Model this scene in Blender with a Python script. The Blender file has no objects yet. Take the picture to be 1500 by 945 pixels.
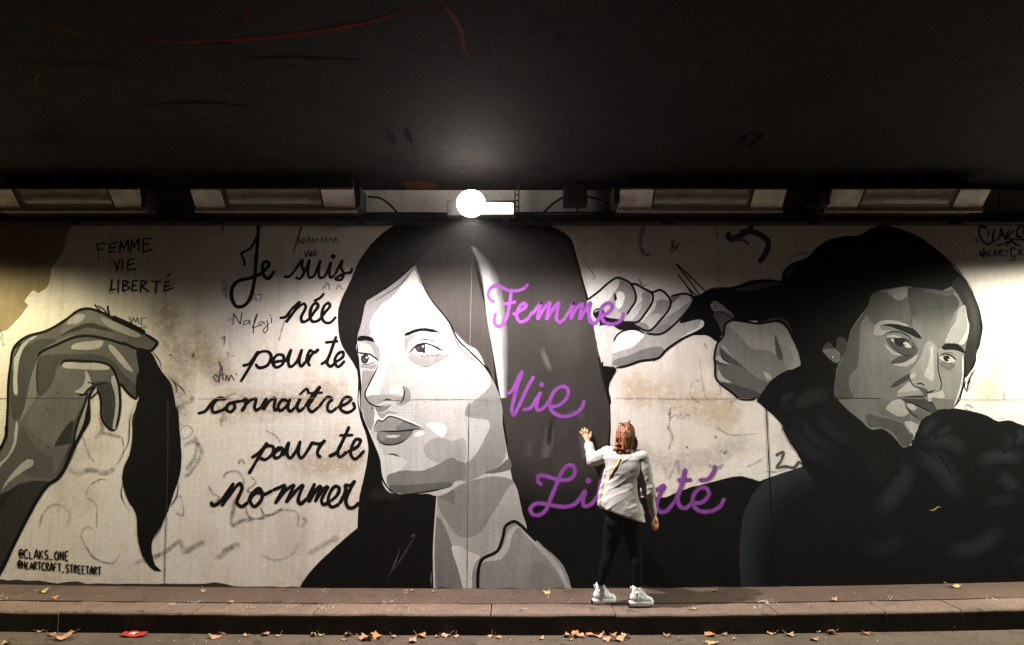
import bpy, bmesh, math, random
from mathutils import Vector, Matrix, noise
from mathutils.geometry import tessellate_polygon
random.seed(7)
S = bpy.context.scene
C = S.collection

# ------------------------------------------------------------------ camera, world, light, exposure
CAM_H, DIST, FPX, PITCH = 1.77, 6.80, 1000.0, math.radians(6.7)
cam_d = bpy.data.cameras.new('camera')
cam = bpy.data.objects.new('camera', cam_d); C.objects.link(cam)
cam.location = (0, -DIST, CAM_H)
cam.rotation_euler = (math.radians(90) + PITCH, 0, 0)
cam_d.sensor_width = 36.0; cam_d.lens = 24.0
cam_d.clip_end = 500; cam_d.clip_start = 0.05
S.camera = cam

world = bpy.data.worlds.new('World'); S.world = world; world.use_nodes = True
wn = world.node_tree; bg = wn.nodes['Background']
sky = wn.nodes.new('ShaderNodeTexSky'); sky.sky_type = 'NISHITA'; sky.sun_disc = False
sky.sun_elevation = math.radians(2); sky.sun_rotation = math.radians(90)
wn.links.new(sky.outputs[0], bg.inputs[0]); bg.inputs[1].default_value = 0.004

S.view_settings.view_transform = 'Standard'; S.view_settings.look = 'None'
S.view_settings.exposure = 0.0; S.view_settings.gamma = 1.0
S.view_settings.use_curve_mapping = False

def tunnel_lamp(name, loc, power, color):
    """a lamp with the wide, low-throwing beam of a tunnel luminaire (batwing spread, cut off above)"""
    l = bpy.data.lights.new(name, 'POINT'); l.energy = power; l.color = color; l.shadow_soft_size = 0.045
    l.use_nodes = True
    nt = l.node_tree; N = nt.nodes; K = nt.links
    em = N['Emission']
    tc = N.new('ShaderNodeTexCoord'); sep = N.new('ShaderNodeSeparateXYZ'); K.new(tc.outputs['Normal'], sep.inputs[0])
    def m(op, a, b=None, c=None):
        n = N.new('ShaderNodeMath'); n.operation = op
        for i, v in enumerate((a, b, c)):
            if v is None: continue
            if isinstance(v, (int, float)): n.inputs[i].default_value = v
            else: K.new(v, n.inputs[i])
        return n.outputs[0]
    def sm(v, lo, hi):
        n = N.new('ShaderNodeMapRange'); n.interpolation_type = 'SMOOTHSTEP'
        K.new(v, n.inputs[0]); n.inputs[1].default_value = lo; n.inputs[2].default_value = hi
        return n.outputs[0]
    dx, dy, dz = sep.outputs
    ady = m('ABSOLUTE', dy); adx = m('ABSOLUTE', dx); down = m('MULTIPLY', dz, -1.0)
    inten = m('DIVIDE', 1.0, m('ADD', m('MULTIPLY', dy, dy), 0.125))
    ratio = m('DIVIDE', down, m('ADD', ady, m('ADD', m('MULTIPLY', adx, 0.10), 0.02)))
    cut = sm(ratio, 0.30, 1.02)
    side = m('SUBTRACT', 1.0, m('MULTIPLY', sm(adx, 0.80, 0.985), 0.96))
    road = sm(dy, -0.55, -0.02)
    road = m('ADD', m('MULTIPLY', road, 0.75), 0.25)
    K.new(m('MULTIPLY', m('MULTIPLY', m('MULTIPLY', inten, cut), road), side), em.inputs['Strength'])
    o = bpy.data.objects.new(name, l); C.objects.link(o); o.location = loc
    return o
L_CENTRE = tunnel_lamp('lamp_light', (-0.37, -0.76, 3.44), 192, (1.0, 0.91, 0.86))
L_LEFT   = tunnel_lamp('lamp_light', (-5.85, -0.76, 3.44), 108, (1.0, 0.89, 0.54))
L_RIGHT  = tunnel_lamp('lamp_light', (5.55, -0.76, 3.44), 205, (1.0, 0.955, 0.76))

# ------------------------------------------------------------------ helpers
SP, CP = math.sin(PITCH), math.cos(PITCH)
def ray(x, y):
    u = (x - 750.0) / FPX; v = (472.5 - y) / FPX
    return u, CP - v * SP, SP + v * CP            # right, forward, up
def at(x, y, t):
    """point seen at photo coordinates (x, y), standing t metres in front of the wall"""
    u, f, w = ray(x, y); s = (DIST - t) / f
    return Vector((u * s, -t, CAM_H + w * s))
def onplane(x, y, z):
    u, f, w = ray(x, y); s = (z - CAM_H) / w
    return Vector((u * s, -DIST + f * s, z))
def sag(x):
    x = max(-7.0, min(7.0, x))
    return (0.040 if x < 0 else 0.065) * (x / 5.0) ** 2
KERB_H = 0.17
def onfoot(x, y, level=0.0):
    p = onplane(x, y, level)
    for _ in range(3): p = onplane(x, y, level + sag(p.x))
    return p

def link(o, parent=None):
    C.objects.link(o)
    if parent is not None: o.parent = parent
    return o
def mesh_obj(name, verts, faces, mat, parent=None, smooth=False, col=None):
    me = bpy.data.meshes.new(name); me.from_pydata(verts, [], faces); me.update()
    if col is not None:
        a = me.color_attributes.new('paint', 'FLOAT_COLOR', 'POINT')
        a.data.foreach_set('color', [c for q in col for c in q])
    if mat is not None: me.materials.append(mat)
    if smooth:
        for p in me.polygons: p.use_smooth = True
    return link(bpy.data.objects.new(name, me), parent)
def bm_obj(name, bm, mat, parent=None, smooth=False):
    me = bpy.data.meshes.new(name); bm.to_mesh(me); bm.free()
    if mat is not None:
        for m_ in (mat if isinstance(mat, (list, tuple)) else [mat]): me.materials.append(m_)
    if smooth:
        for p in me.polygons: p.use_smooth = True
    return link(bpy.data.objects.new(name, me), parent)
def tag(o, label=None, cat=None, group=None, kind=None):
    if label: o['label'] = label
    if cat: o['category'] = cat
    if group: o['group'] = group
    if kind: o['kind'] = kind
    return o
def thing(name, label, cat, loc=(0, 0, 0), group=None):
    o = bpy.data.objects.new(name, None); o.empty_display_size = 0.1; o.location = loc
    C.objects.link(o); return tag(o, label, cat, group)
def keep(o, root):
    """parent o under root without moving it"""
    o.parent = root; o.matrix_parent_inverse = Matrix.Translation(root.location).inverted(); return o

def add_box(bm, x0, x1, y0, y1, z0, z1, mi=0):
    vs = [bm.verts.new(p) for p in ((x0,y0,z0),(x1,y0,z0),(x1,y1,z0),(x0,y1,z0),(x0,y0,z1),(x1,y0,z1),(x1,y1,z1),(x0,y1,z1))]
    for f in ((0,3,2,1),(4,5,6,7),(0,1,5,4),(1,2,6,5),(2,3,7,6),(3,0,4,7)):
        bm.faces.new([vs[i] for i in f]).material_index = mi
def add_prism(bm, prof, x0, x1, mi=0):
    a = [bm.verts.new((x0, y, z)) for y, z in prof]; b = [bm.verts.new((x1, y, z)) for y, z in prof]
    n = len(prof)
    fs = [bm.faces.new(a), bm.faces.new(b[::-1])]
    for i in range(n): fs.append(bm.faces.new((a[i], b[i], b[(i+1) % n], a[(i+1) % n])))
    for f in fs: f.material_index = mi
def bevel(bm, w, seg=2):
    bmesh.ops.remove_doubles(bm, verts=bm.verts, dist=1e-5)
    bmesh.ops.recalc_face_normals(bm, faces=bm.faces)
    bmesh.ops.bevel(bm, geom=[e for e in bm.edges], offset=w, segments=seg, profile=0.7, affect='EDGES', clamp_overlap=True)
def crom(pts, closed=False, n=8):
    """Catmull-Rom; points are (x, y[, corner])"""
    out = []; m = len(pts)
    if m < 3: return [tuple(p[:2]) for p in pts]
    rng = m if closed else m - 1
    for i in range(rng):
        p1, p2 = pts[i], pts[(i+1) % m]
        p0 = pts[i-1] if (closed or i > 0) else p1
        p3 = pts[(i+2) % m] if (closed or i + 2 < m) else p2
        if len(p1) > 2: p0 = p1
        if len(p2) > 2: p3 = p2
        d = math.hypot(p2[0]-p1[0], p2[1]-p1[1]); d0 = math.hypot(p1[0]-p0[0], p1[1]-p0[1]); d3 = math.hypot(p3[0]-p2[0], p3[1]-p2[1])
        k0 = min(1.0, d / d0) if d0 > d > 0 else 1.0
        k3 = min(1.0, d / d3) if d3 > d > 0 else 1.0
        # non-uniform tangents limited to the local spacing
        if d0 > 0: m1 = ((p2[0]-p0[0]) * 0.5 * d / max(1e-6, (d + d0) * 0.5), (p2[1]-p0[1]) * 0.5 * d / max(1e-6, (d + d0) * 0.5))
        else: m1 = (p2[0]-p1[0], p2[1]-p1[1])
        if d3 > 0: m2 = ((p3[0]-p1[0]) * 0.5 * d / max(1e-6, (d + d3) * 0.5), (p3[1]-p1[1]) * 0.5 * d / max(1e-6, (d + d3) * 0.5))
        else: m2 = (p2[0]-p1[0], p2[1]-p1[1])
        for k in range(n):
            t = k / n; t2 = t*t; t3 = t2*t
            a, b, c_, e = 2*t3-3*t2+1, t3-2*t2+t, -2*t3+3*t2, t3-t2
            out.append((a*p1[0]+b*m1[0]+c_*p2[0]+e*m2[0], a*p1[1]+b*m1[1]+c_*p2[1]+e*m2[1]))
    if not closed: out.append(tuple(pts[-1][:2]))
    return out

# zoom windows of the photograph: name -> (x0, y0, scale)
k945 = lambda s: s / 945.0
RG = {
 'P': (0, 0, 1.0),
 'A': (0, 440, k945(240)), 'B': (0, 590, k945(300)), 'C': (0, 300, k945(300)),
 'D': (270, 310, k945(300)), 'F': (270, 570, k945(300)), 'G': (480, 310, k945(300)), 'H': (500, 580, k945(300)),
 'I': (700, 310, k945(300)), 'J': (720, 600, k945(300)), 'K': (960, 310, k945(300)), 'L': (960, 580, k945(300)),
 'M': (1200, 310, k945(300)), 'N': (1200, 580, k945(300)),
 'O': (510, 470, k945(160)), 'Q': (1200, 420, k945(160)), 'R': (1300, 420, k945(160)), 'S': (1280, 540, k945(160)),
 'T': (520, 590, k945(160)), 'U': (860, 390, k945(200)), 'V': (1020, 420, k945(180)),
 'W': (320, 320, k945(220)), 'X': (280, 540, k945(280)), 'Y': (700, 400, k945(220)), 'Z': (770, 660, 0.2),
 'a': (120, 330, k945(160)), 'b': (0, 780, 0.12), 'c': (1400, 310, k945(100)), 'd': (1100, 560, 400/1260.0),
}
def pts(s, r=None):
    """'A 10,20 30,40* B 5,6' -> photo coordinates; a window letter switches window, * marks a corner"""
    out = []; cur = RG[r] if r else None
    for tok in s.split():
        if tok in RG: cur = RG[tok]; continue
        cor = tok.endswith('*'); tok = tok.rstrip('*')
        x, y = tok.split(','); p = (cur[0] + float(x) * cur[2], cur[1] + float(y) * cur[2])
        out.append(p + (1,) if cor else p)
    return out, (cur[2] if cur else 1.0)

LAYER = [0.0006]
STEP = 1e-5
def rgb(c):
    if isinstance(c, (int, float)): return (c, c * 0.985, c * 0.965, 1.0)
    return (c[0], c[1], c[2], c[3] if len(c) > 3 else 1.0)
class Paint:
    """flat coats of paint on the wall (or the ceiling) gathered into ONE mesh"""
    def __init__(self, name, parent=None, label=None, plane='wall', mat=None):
        self.v = []; self.f = []; self.c = []; self.plane = plane
        self.o = link(bpy.data.objects.new(name, bpy.data.meshes.new(name)), parent); self.mat = mat
        if label: self.o['label'] = label
    def put(self, x, y, lift):
        if self.plane == 'wall': return at(x, y, lift)
        return onplane(x, y, CEIL_Z - lift)
    def poly(self, s, col, r=None, smooth=True):
        LAYER[0] += STEP
        p, _ = pts(s, r)
        p = [(x + 0.55*noise.noise(Vector((x*0.22, y*0.22, 1.3))), y + 0.55*noise.noise(Vector((x*0.22, y*0.22, 8.1)))) for x, y in crom(p, True, 6)] if smooth else [q[:2] for q in p]
        base = len(self.v); vs = [self.put(x, y, LAYER[0]) for x, y in p]
        tri = tessellate_polygon([[Vector((x, y, 0)) for x, y in p]])
        self.v += vs; cc = rgb(col); self.c += [cc] * len(vs)
        for t in tri: self.f.append(tuple(base + i for i in t))
        return self
    def disc(self, s, rad, col, r=None, ry=None):
        p, k = pts(s, r); LAYER[0] += STEP
        for q in p: self._disc(q[0], q[1], rad * k, (ry or rad) * k, LAYER[0], col)
        return self
    def _disc(self, x, y, rx, ry, lift, col, n=14):
        base = len(self.v); self.v.append(self.put(x, y, lift))
        for i in range(n):
            a = 2*math.pi*i/n; self.v.append(self.put(x + rx*math.cos(a), y + ry*math.sin(a), lift))
        self.c += [rgb(col)] * (n + 1)
        for i in range(n): self.f.append((base, base+1+i, base+1+(i+1) % n))
    def stroke(self, s, w, col, r=None, taper=0.0, cap=True, n=7, jit=0.0, edge=None, soft=False):
        """brush stroke of width w (window pixels); edge = colour at the rim for an airbrushed look"""
        LAYER[0] += STEP
        if soft: edge = tuple(rgb(col)[:3]) + (0.0,)
        p, k = pts(s, r); w = w * k
        q = crom(p, False, n); lift = LAYER[0]
        # drop doubles
        z = [q[0]]
        for a in q[1:]:
            if math.hypot(a[0]-z[-1][0], a[1]-z[-1][1]) > 0.15: z.append(a)
        q = z
        if len(q) < 2: return self
        L = [0.0]
        for i in range(1, len(q)): L.append(L[-1] + math.hypot(q[i][0]-q[i-1][0], q[i][1]-q[i-1][1]))
        tot = L[-1]
        if edge is None and cap and tot > w:
            # extra samples for round caps
            def lerp_at(d):
                for i in range(1, len(q)):
                    if L[i] >= d:
                        f = (d - L[i-1]) / max(1e-9, L[i]-L[i-1]); return (q[i-1][0]+(q[i][0]-q[i-1][0])*f, q[i-1][1]+(q[i][1]-q[i-1][1])*f)
                return q[-1]
            ex = [w*0.5*t for t in (0.03, 0.12, 0.3, 0.6)]
            allp = sorted([(L[i], q[i]) for i in range(len(q))] + [(d, lerp_at(d)) for d in ex] + [(tot-d, lerp_at(tot-d)) for d in ex])
            q = [a for _, a in allp]; L = [d for d, _ in allp]
        runs = [[0]]
        for i in range(1, len(q)-1):
            ax, ay = q[i][0]-q[i-1][0], q[i][1]-q[i-1][1]; bx, by = q[i+1][0]-q[i][0], q[i+1][1]-q[i][1]
            runs[-1].append(i)
            if ax*bx + ay*by < 0.35 * math.hypot(ax, ay) * math.hypot(bx, by): runs.append([i])
        runs[-1].append(len(q)-1)
        ce = rgb(col); cr = rgb(edge) if edge is not None else ce
        if edge is not None and len(runs) > 1: runs = [list(range(len(q)))]
        for run in runs:
            base = len(self.v); m = len(run)
            for a, i in enumerate(run):
                i0 = run[max(0, a-1)]; i1 = run[min(m-1, a+1)]
                tx, ty = q[i1][0]-q[i0][0], q[i1][1]-q[i0][1]; d = math.hypot(tx, ty) or 1.0
                nx, ny = -ty/d, tx/d
                hw = w * 0.5; e = min(L[i], tot - L[i])
                if cap and e < hw: hw = hw * math.sqrt(max(0.0, 1 - (1 - e/hw)**2)) if hw > 0 else 0
                if taper: hw *= max(0.12, min(1.0, e / (tot * taper) if tot else 1)) 
                if jit: hw *= 1 + jit * noise.noise(Vector((q[i][0]*0.12, q[i][1]*0.12, 3.7)))
                hw = max(hw, 0.02)
                li = lift + 5e-7 * min(i, 200) * (0 if edge is not None else 1)
                if edge is None:
                    self.v += [self.put(q[i][0]+nx*hw, q[i][1]+ny*hw, li), self.put(q[i][0]-nx*hw, q[i][1]-ny*hw, li)]
                    self.c += [ce, ce]
                else:
                    f = min(1.0, e / ((0.12 if soft else 0.35) * tot)) if tot else 1; f = f*f*(3-2*f)
                    cm = tuple(cr[j] + (ce[j]-cr[j])*f for j in range(4))
                    ch = tuple(cr[j] + (cm[j]-cr[j])*0.62 for j in range(4))
                    for o_, cc in ((1, cr), (0.5, ch), (0, cm), (-0.5, ch), (-1, cr)):
                        self.v.append(self.put(q[i][0]+nx*hw*o_, q[i][1]+ny*hw*o_, li)); self.c.append(cc)
            st = 2 if edge is None else 5
            for a in range(m-1):
                for b in range(st-1):
                    i = base + a*st + b; self.f.append((i, i+1, i+1+st, i+st))
        if edge is None:
            for run in runs[1:]:
                i = run[0]; hw = w*0.5
                if taper: hw *= max(0.12, min(1.0, min(L[i], tot-L[i]) / (tot*taper)))
                self._disc(q[i][0], q[i][1], hw, hw, lift + 5e-7*210, col)
        return self
    def strip(self, s1, s2, c1, c2, r=None, n=8):
        """band between two lines, colour running from the first to the second"""
        LAYER[0] += STEP
        a = crom(pts(s1, r)[0], False, n); b = crom(pts(s2, r)[0], False, n)
        m = min(len(a), len(b)); base = len(self.v); c1, c2 = rgb(c1), rgb(c2)
        for i in range(m):
            for f in (0, 0.33, 0.66, 1):
                g = f*f*(3-2*f)
                self.v.append(self.put(a[i][0]+(b[i][0]-a[i][0])*f, a[i][1]+(b[i][1]-a[i][1])*f, LAYER[0]))
                self.c.append(tuple(c1[j]+(c2[j]-c1[j])*g for j in range(4)))
        for i in range(m-1):
            for k in range(3):
                q = base+i*4+k; self.f.append((q, q+1, q+5, q+4))
        return self
    def done(self):
        me = self.o.data; me.from_pydata(self.v, [], self.f); me.update()
        a = me.color_attributes.new('paint', 'FLOAT_COLOR', 'POINT')
        a.data.foreach_set('color', [c for q in self.c for c in q])
        me.materials.append(self.mat or MAT['mural'])
        # all faces towards the room
        bm = bmesh.new(); bm.from_mesh(me)
        want = Vector((0, -1, 0)) if self.plane == 'wall' else Vector((0, 0, -1))
        bm.normal_update()
        bmesh.ops.reverse_faces(bm, faces=[f for f in bm.faces if f.normal.dot(want) < 0])
        bm.to_mesh(me); bm.free()
        return self.o

# ------------------------------------------------------------------ materials
MAT = {}
def new_mat(name):
    m = bpy.data.materials.new(name); m.use_nodes = True; MAT[name] = m
    nt = m.node_tree; return m, nt, nt.nodes, nt.links, nt.nodes['Principled BSDF']
def tex_noise(N, K, vec, scale, detail=4, rough=0.55):
    n = N.new('ShaderNodeTexNoise'); n.inputs['Scale'].default_value = scale; n.inputs['Detail'].default_value = detail
    n.inputs['Roughness'].default_value = rough
    if vec is not None: K.new(vec, n.inputs['Vector'])
    return n.outputs['Fac']
def ramp(N, K, fac, stops):
    r = N.new('ShaderNodeValToRGB'); K.new(fac, r.inputs[0]); e = r.color_ramp.elements
    while len(e) < len(stops): e.new(0.5)
    for i, (p, c) in enumerate(stops):
        e[i].position = p; e[i].color = (c if isinstance(c, tuple) else (c, c, c)) + (1,)
    return r.outputs[0]
def mix(N, K, fac, a, b, mode='MIX'):
    n = N.new('ShaderNodeMix'); n.data_type = 'RGBA'; n.blend_type = mode
    for sock, v in ((n.inputs[0], fac), (n.inputs[6], a), (n.inputs[7], b)):
        if isinstance(v, (int, float)): sock.default_value = v
        elif isinstance(v, tuple): sock.default_value = v + (1,)
        else: K.new(v, sock)
    return n.outputs[2]
def math_n(N, K, op, a, b=None):
    n = N.new('ShaderNodeMath'); n.operation = op
    for i, v in enumerate((a, b)):
        if v is None: continue
        if isinstance(v, (int, float)): n.inputs[i].default_value = v
        else: K.new(v, n.inputs[i])
    return n.outputs[0]
Z_JOINT = at(750, 584, 0).z
def wall_relief(N, K, bsdf, strength=1.0):
    """small glazed bricks below the horizontal joint, trowelled render above; returns joint mask, coords"""
    tc = N.new('ShaderNodeTexCoord'); obj = tc.outputs['Object']
    sep = N.new('ShaderNodeSeparateXYZ'); K.new(obj, sep.inputs[0])
    comb = N.new('ShaderNodeCombineXYZ'); K.new(sep.outputs[0], comb.inputs[0]); K.new(sep.outputs[2], comb.inputs[1])
    br = N.new('ShaderNodeTexBrick'); K.new(comb.outputs[0], br.inputs['Vector'])
    br.inputs['Scale'].default_value = 1.0; br.inputs['Brick Width'].default_value = 0.062; br.inputs['Row Height'].default_value = 0.027
    br.inputs['Mortar Size'].default_value = 0.0018; br.inputs['Mortar Smooth'].default_value = 0.4
    br.offset = 0.0
    low = math_n(N, K, 'LESS_THAN', sep.outputs[2], Z_JOINT)
    wear = tex_noise(N, K, obj, 1.7, 5, 0.65)
    wear = ramp(N, K, wear, [(0.36, 0.15), (0.62, 1.0)])
    mort = math_n(N, K, 'MULTIPLY', br.outputs['Fac'], math_n(N, K, 'MULTIPLY', low, wear))
    fine = tex_noise(N, K, obj, 60, 3); mid = tex_noise(N, K, obj, 9, 4)
    h = math_n(N, K, 'ADD', math_n(N, K, 'MULTIPLY', fine, 0.35), math_n(N, K, 'MULTIPLY', mid, 0.8))
    h = math_n(N, K, 'SUBTRACT', h, math_n(N, K, 'MULTIPLY', mort, 0.9))
    bp = N.new('ShaderNodeBump'); bp.inputs['Strength'].default_value = 0.35 * strength; bp.inputs['Distance'].default_value = 0.006
    K.new(h, bp.inputs['Height']); K.new(bp.outputs[0], bsdf.inputs['Normal'])
    return mort, obj, sep
# mural paint
m, nt, N, K, B = new_mat('mural')
mort, obj, sep = wall_relief(N, K, B)
at_ = N.new('ShaderNodeAttribute'); at_.attribute_name = 'paint'
n1 = tex_noise(N, K, obj, 2.3, 6, 0.65); n2 = tex_noise(N, K, obj, 38, 4, 0.6)
f1 = ramp(N, K, n1, [(0.3, 0.78), (0.72, 1.10)]); f2 = ramp(N, K, n2, [(0.28, 0.86), (0.7, 1.07)])
mpr = N.new('ShaderNodeMapping'); mpr.inputs['Scale'].default_value = (14.0, 1.0, 1.1); K.new(obj, mpr.inputs[0])
roll = tex_noise(N, K, mpr.outputs[0], 1.3, 4, 0.65)
c = mix(N, K, 1.0, at_.outputs['Color'], f1, 'MULTIPLY'); c = mix(N, K, 1.0, c, f2, 'MULTIPLY'); c = mix(N, K, 1.0, c, ramp(N, K, roll, [(0.30, 0.88), (0.68, 1.05)]), 'MULTIPLY')
c = mix(N, K, math_n(N, K, 'MULTIPLY', mort, 0.38), c, mix(N, K, 1.0, c, (0.30, 0.28, 0.27), 'MULTIPLY'))
chips = tex_noise(N, K, obj, 21, 6, 0.75); chips = ramp(N, K, chips, [(0.735, 0.0), (0.76, 1.0)])
c = mix(N, K, math_n(N, K, 'MULTIPLY', chips, 0.22), c, (0.20, 0.185, 0.16))
K.new(c, B.inputs['Base Color']); B.inputs['Roughness'].default_value = 0.65; B.inputs['Specular IOR Level'].default_value = 0.05
# old tags worn thin: the paint is patchy and lets the primer through
m, nt, N, K, B = new_mat('worn_paint')
tc = N.new('ShaderNodeTexCoord'); obj = tc.outputs['Object']
at_ = N.new('ShaderNodeAttribute'); at_.attribute_name = 'paint'
K.new(at_.outputs['Color'], B.inputs['Base Color']); B.inputs['Roughness'].default_value = 0.7; B.inputs['Specular IOR Level'].default_value = 0.1
w_ = ramp(N, K, tex_noise(N, K, obj, 13, 6, 0.7), [(0.36, 0.15), (0.60, 0.95)])
w2_ = ramp(N, K, tex_noise(N, K, obj, 2.2, 3, 0.6), [(0.35, 0.35), (0.6, 1.0)])
K.new(math_n(N, K, 'MULTIPLY', at_.outputs['Alpha'], math_n(N, K, 'MULTIPLY', w_, w2_)), B.inputs['Alpha'])
m, nt, N, K, B = new_mat('spray_paint')
tc = N.new('ShaderNodeTexCoord'); obj = tc.outputs['Object']
at_ = N.new('ShaderNodeAttribute'); at_.attribute_name = 'paint'
K.new(mix(N, K, 1.0, at_.outputs['Color'], ramp(N, K, tex_noise(N, K, obj, 7, 5, 0.65), [(0.3, 0.72), (0.7, 1.12)]), 'MULTIPLY'), B.inputs['Base Color'])
B.inputs['Roughness'].default_value = 0.55; B.inputs['Specular IOR Level'].default_value = 0.15
K.new(math_n(N, K, 'MULTIPLY', at_.outputs['Alpha'], ramp(N, K, tex_noise(N, K, obj, 26, 5, 0.7), [(0.28, 0.70), (0.5, 1.0)])), B.inputs['Alpha'])
# primed wall
m, nt, N, K, B = new_mat('primed_wall')
mort, obj, sep = wall_relief(N, K, B)
w1 = tex_noise(N, K, obj, 0.75, 6, 0.62); w2 = tex_noise(N, K, obj, 2.1, 6, 0.7); w3 = tex_noise(N, K, obj, 30, 4, 0.6); w4 = tex_noise(N, K, obj, 1.25, 5, 0.6)
c = mix(N, K, ramp(N, K, w1, [(0.40, 0.0), (0.60, 1.0)]), (0.76, 0.70, 0.635), (0.80, 0.775, 0.75))
c = mix(N, K, ramp(N, K, w2, [(0.54, 0.0), (0.68, 0.5)]), c, (0.60, 0.47, 0.33))
c = mix(N, K, ramp(N, K, w4, [(0.54, 0.0), (0.66, 0.5)]), c, (0.52, 0.49, 0.48))
mp = N.new('ShaderNodeMapping'); mp.inputs['Scale'].default_value = (7.0, 1.0, 0.35); K.new(obj, mp.inputs[0])
drip = tex_noise(N, K, mp.outputs[0], 1.6, 4, 0.6)
c = mix(N, K, ramp(N, K, drip, [(0.52, 0.0), (0.75, 0.35)]), c, (0.42, 0.36, 0.31))
c = mix(N, K, 1.0, c, ramp(N, K, w3, [(0.3, 0.88), (0.7, 1.07)]), 'MULTIPLY')
c = mix(N, K, math_n(N, K, 'MULTIPLY', mort, 0.34), c, (0.16, 0.14, 0.12))
sp_ = tex_noise(N, K, obj, 17, 5, 0.7); c = mix(N, K, ramp(N, K, sp_, [(0.70, 0.0), (0.735, 0.6)]), c, (0.10, 0.09, 0.08))
K.new(c, B.inputs['Base Color']); B.inputs['Roughness'].default_value = 0.65; B.inputs['Specular IOR Level'].default_value = 0.25

def simple(name, col, rough=0.6, metal=0.0, spec=0.4, nscale=18, namp=0.25, bump=0.0, bscale=40, emit=0.0):
    m, nt, N, K, B = new_mat(name)
    tc = N.new('ShaderNodeTexCoord'); o_ = tc.outputs['Object']
    n = tex_noise(N, K, o_, nscale, 5, 0.6)
    c = mix(N, K, 1.0, col, ramp(N, K, n, [(0.28, 1.0 - namp), (0.72, 1.0 + namp)]), 'MULTIPLY')
    K.new(c, B.inputs['Base Color']); B.inputs['Roughness'].default_value = rough; B.inputs['Metallic'].default_value = metal
    B.inputs['Specular IOR Level'].default_value = spec
    if bump:
        bp = N.new('ShaderNodeBump'); bp.inputs['Strength'].default_value = bump; bp.inputs['Distance'].default_value = 0.01
        K.new(tex_noise(N, K, o_, bscale, 5, 0.65), bp.inputs['Height']); K.new(bp.outputs[0], B.inputs['Normal'])
    if emit:
        K.new(c, B.inputs['Emission Color']); B.inputs['Emission Strength'].default_value = emit
    return m
def ground_mat(name, c1, c2, c3, grit=140):
    m, nt, N, K, B = new_mat(name)
    tc = N.new('ShaderNodeTexCoord'); o_ = tc.outputs['Object']
    a = tex_noise(N, K, o_, 1.1, 6, 0.65); b = tex_noise(N, K, o_, grit, 3, 0.7); d = tex_noise(N, K, o_, 9, 5, 0.7)
    c = mix(N, K, ramp(N, K, a, [(0.35, 0.0), (0.65, 1.0)]), c1, c2)
    c = mix(N, K, ramp(N, K, d, [(0.50, 0.0), (0.70, 0.7)]), c, c3)
    g_ = tex_noise(N, K, o_, 5.5, 2, 0.5); c = mix(N, K, ramp(N, K, g_, [(0.66, 0.0), (0.70, 0.55)]), c, tuple(v*0.35 for v in c3))
    st = tex_noise(N, K, o_, 2.6, 6, 0.75); c = mix(N, K, ramp(N, K, st, [(0.55, 0.0), (0.66, 0.5)]), c, tuple(v*0.5 for v in c3))
    c = mix(N, K, 1.0, c, ramp(N, K, b, [(0.30, 0.5), (0.70, 1.6)]), 'MULTIPLY')
    K.new(c, B.inputs['Base Color']); B.inputs['Roughness'].default_value = 0.85; B.inputs['Specular IOR Level'].default_value = 0.2
    bp = N.new('ShaderNodeBump'); bp.inputs['Strength'].default_value = 0.6; bp.inputs['Distance'].default_value = 0.006
    K.new(math_n(N, K, 'ADD', b, d), bp.inputs['Height']); K.new(bp.outputs[0], B.inputs['Normal'])
    return m
ground_mat('footway_asphalt', (0.083, 0.056, 0.043), (0.065, 0.044, 0.035), (0.048, 0.033, 0.026))
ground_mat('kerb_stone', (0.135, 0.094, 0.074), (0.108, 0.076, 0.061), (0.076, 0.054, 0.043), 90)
ground_mat('kerb_shade_grime', (0.030, 0.023, 0.019), (0.022, 0.017, 0.014), (0.015, 0.012, 0.010), 60)
ground_mat('road_asphalt', (0.083, 0.063, 0.046), (0.065, 0.048, 0.037), (0.044, 0.034, 0.026), 110)
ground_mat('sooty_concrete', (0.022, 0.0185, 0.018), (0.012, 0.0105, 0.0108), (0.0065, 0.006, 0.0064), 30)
simple('dirt', (0.030, 0.024, 0.019), 0.95, nscale=30, namp=0.4, bump=0.6)
simple('dark_metal', (0.030, 0.027, 0.026), 0.6, nscale=25, namp=0.4, bump=0.2)
simple('black_rubber', (0.012, 0.012, 0.012), 0.7)
simple('fixture_white', (0.84, 0.81, 0.76), 0.5, nscale=5, namp=0.4)
simple('fixture_rim', (0.50, 0.42, 0.32), 0.5, nscale=14, namp=0.4)
simple('fixture_inside', (0.75, 0.72, 0.63), 0.35, nscale=4, namp=0.45)
simple('tube_glass', (0.75, 0.76, 0.74), 0.3, nscale=8, namp=0.25)
simple('lamp_lit', (1.0, 0.93, 0.86), 0.3, namp=0.0, emit=42.0)
simple('panel_glow', (1.0, 0.93, 0.86), 0.3, namp=0.0, emit=3.0)
m, nt, N, K, B = new_mat('cover_glass')
B.inputs['Base Color'].default_value = (0.90, 0.90, 0.88, 1); B.inputs['Roughness'].default_value = 0.12
B.inputs['Transmission Weight'].default_value = 1.0; B.inputs['IOR'].default_value = 1.45
tc = N.new('ShaderNodeTexCoord'); K.new(ramp(N, K, tex_noise(N, K, tc.outputs['Object'], 7, 5), [(0.4, 0.03), (0.7, 0.16)]), B.inputs['Roughness'])
simple('skin', (0.50, 0.26, 0.165), 0.5, nscale=30, namp=0.12)
simple('jacket', (0.33, 0.32, 0.305), 0.85, nscale=60, namp=0.10, bump=0.25, bscale=160)
simple('trousers', (0.0035, 0.0035, 0.0045), 0.9, spec=0.04, nscale=30, namp=0.3, bump=0.2)
simple('shoe_canvas', (0.72, 0.76, 0.80), 0.7, nscale=40, namp=0.08)
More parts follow.
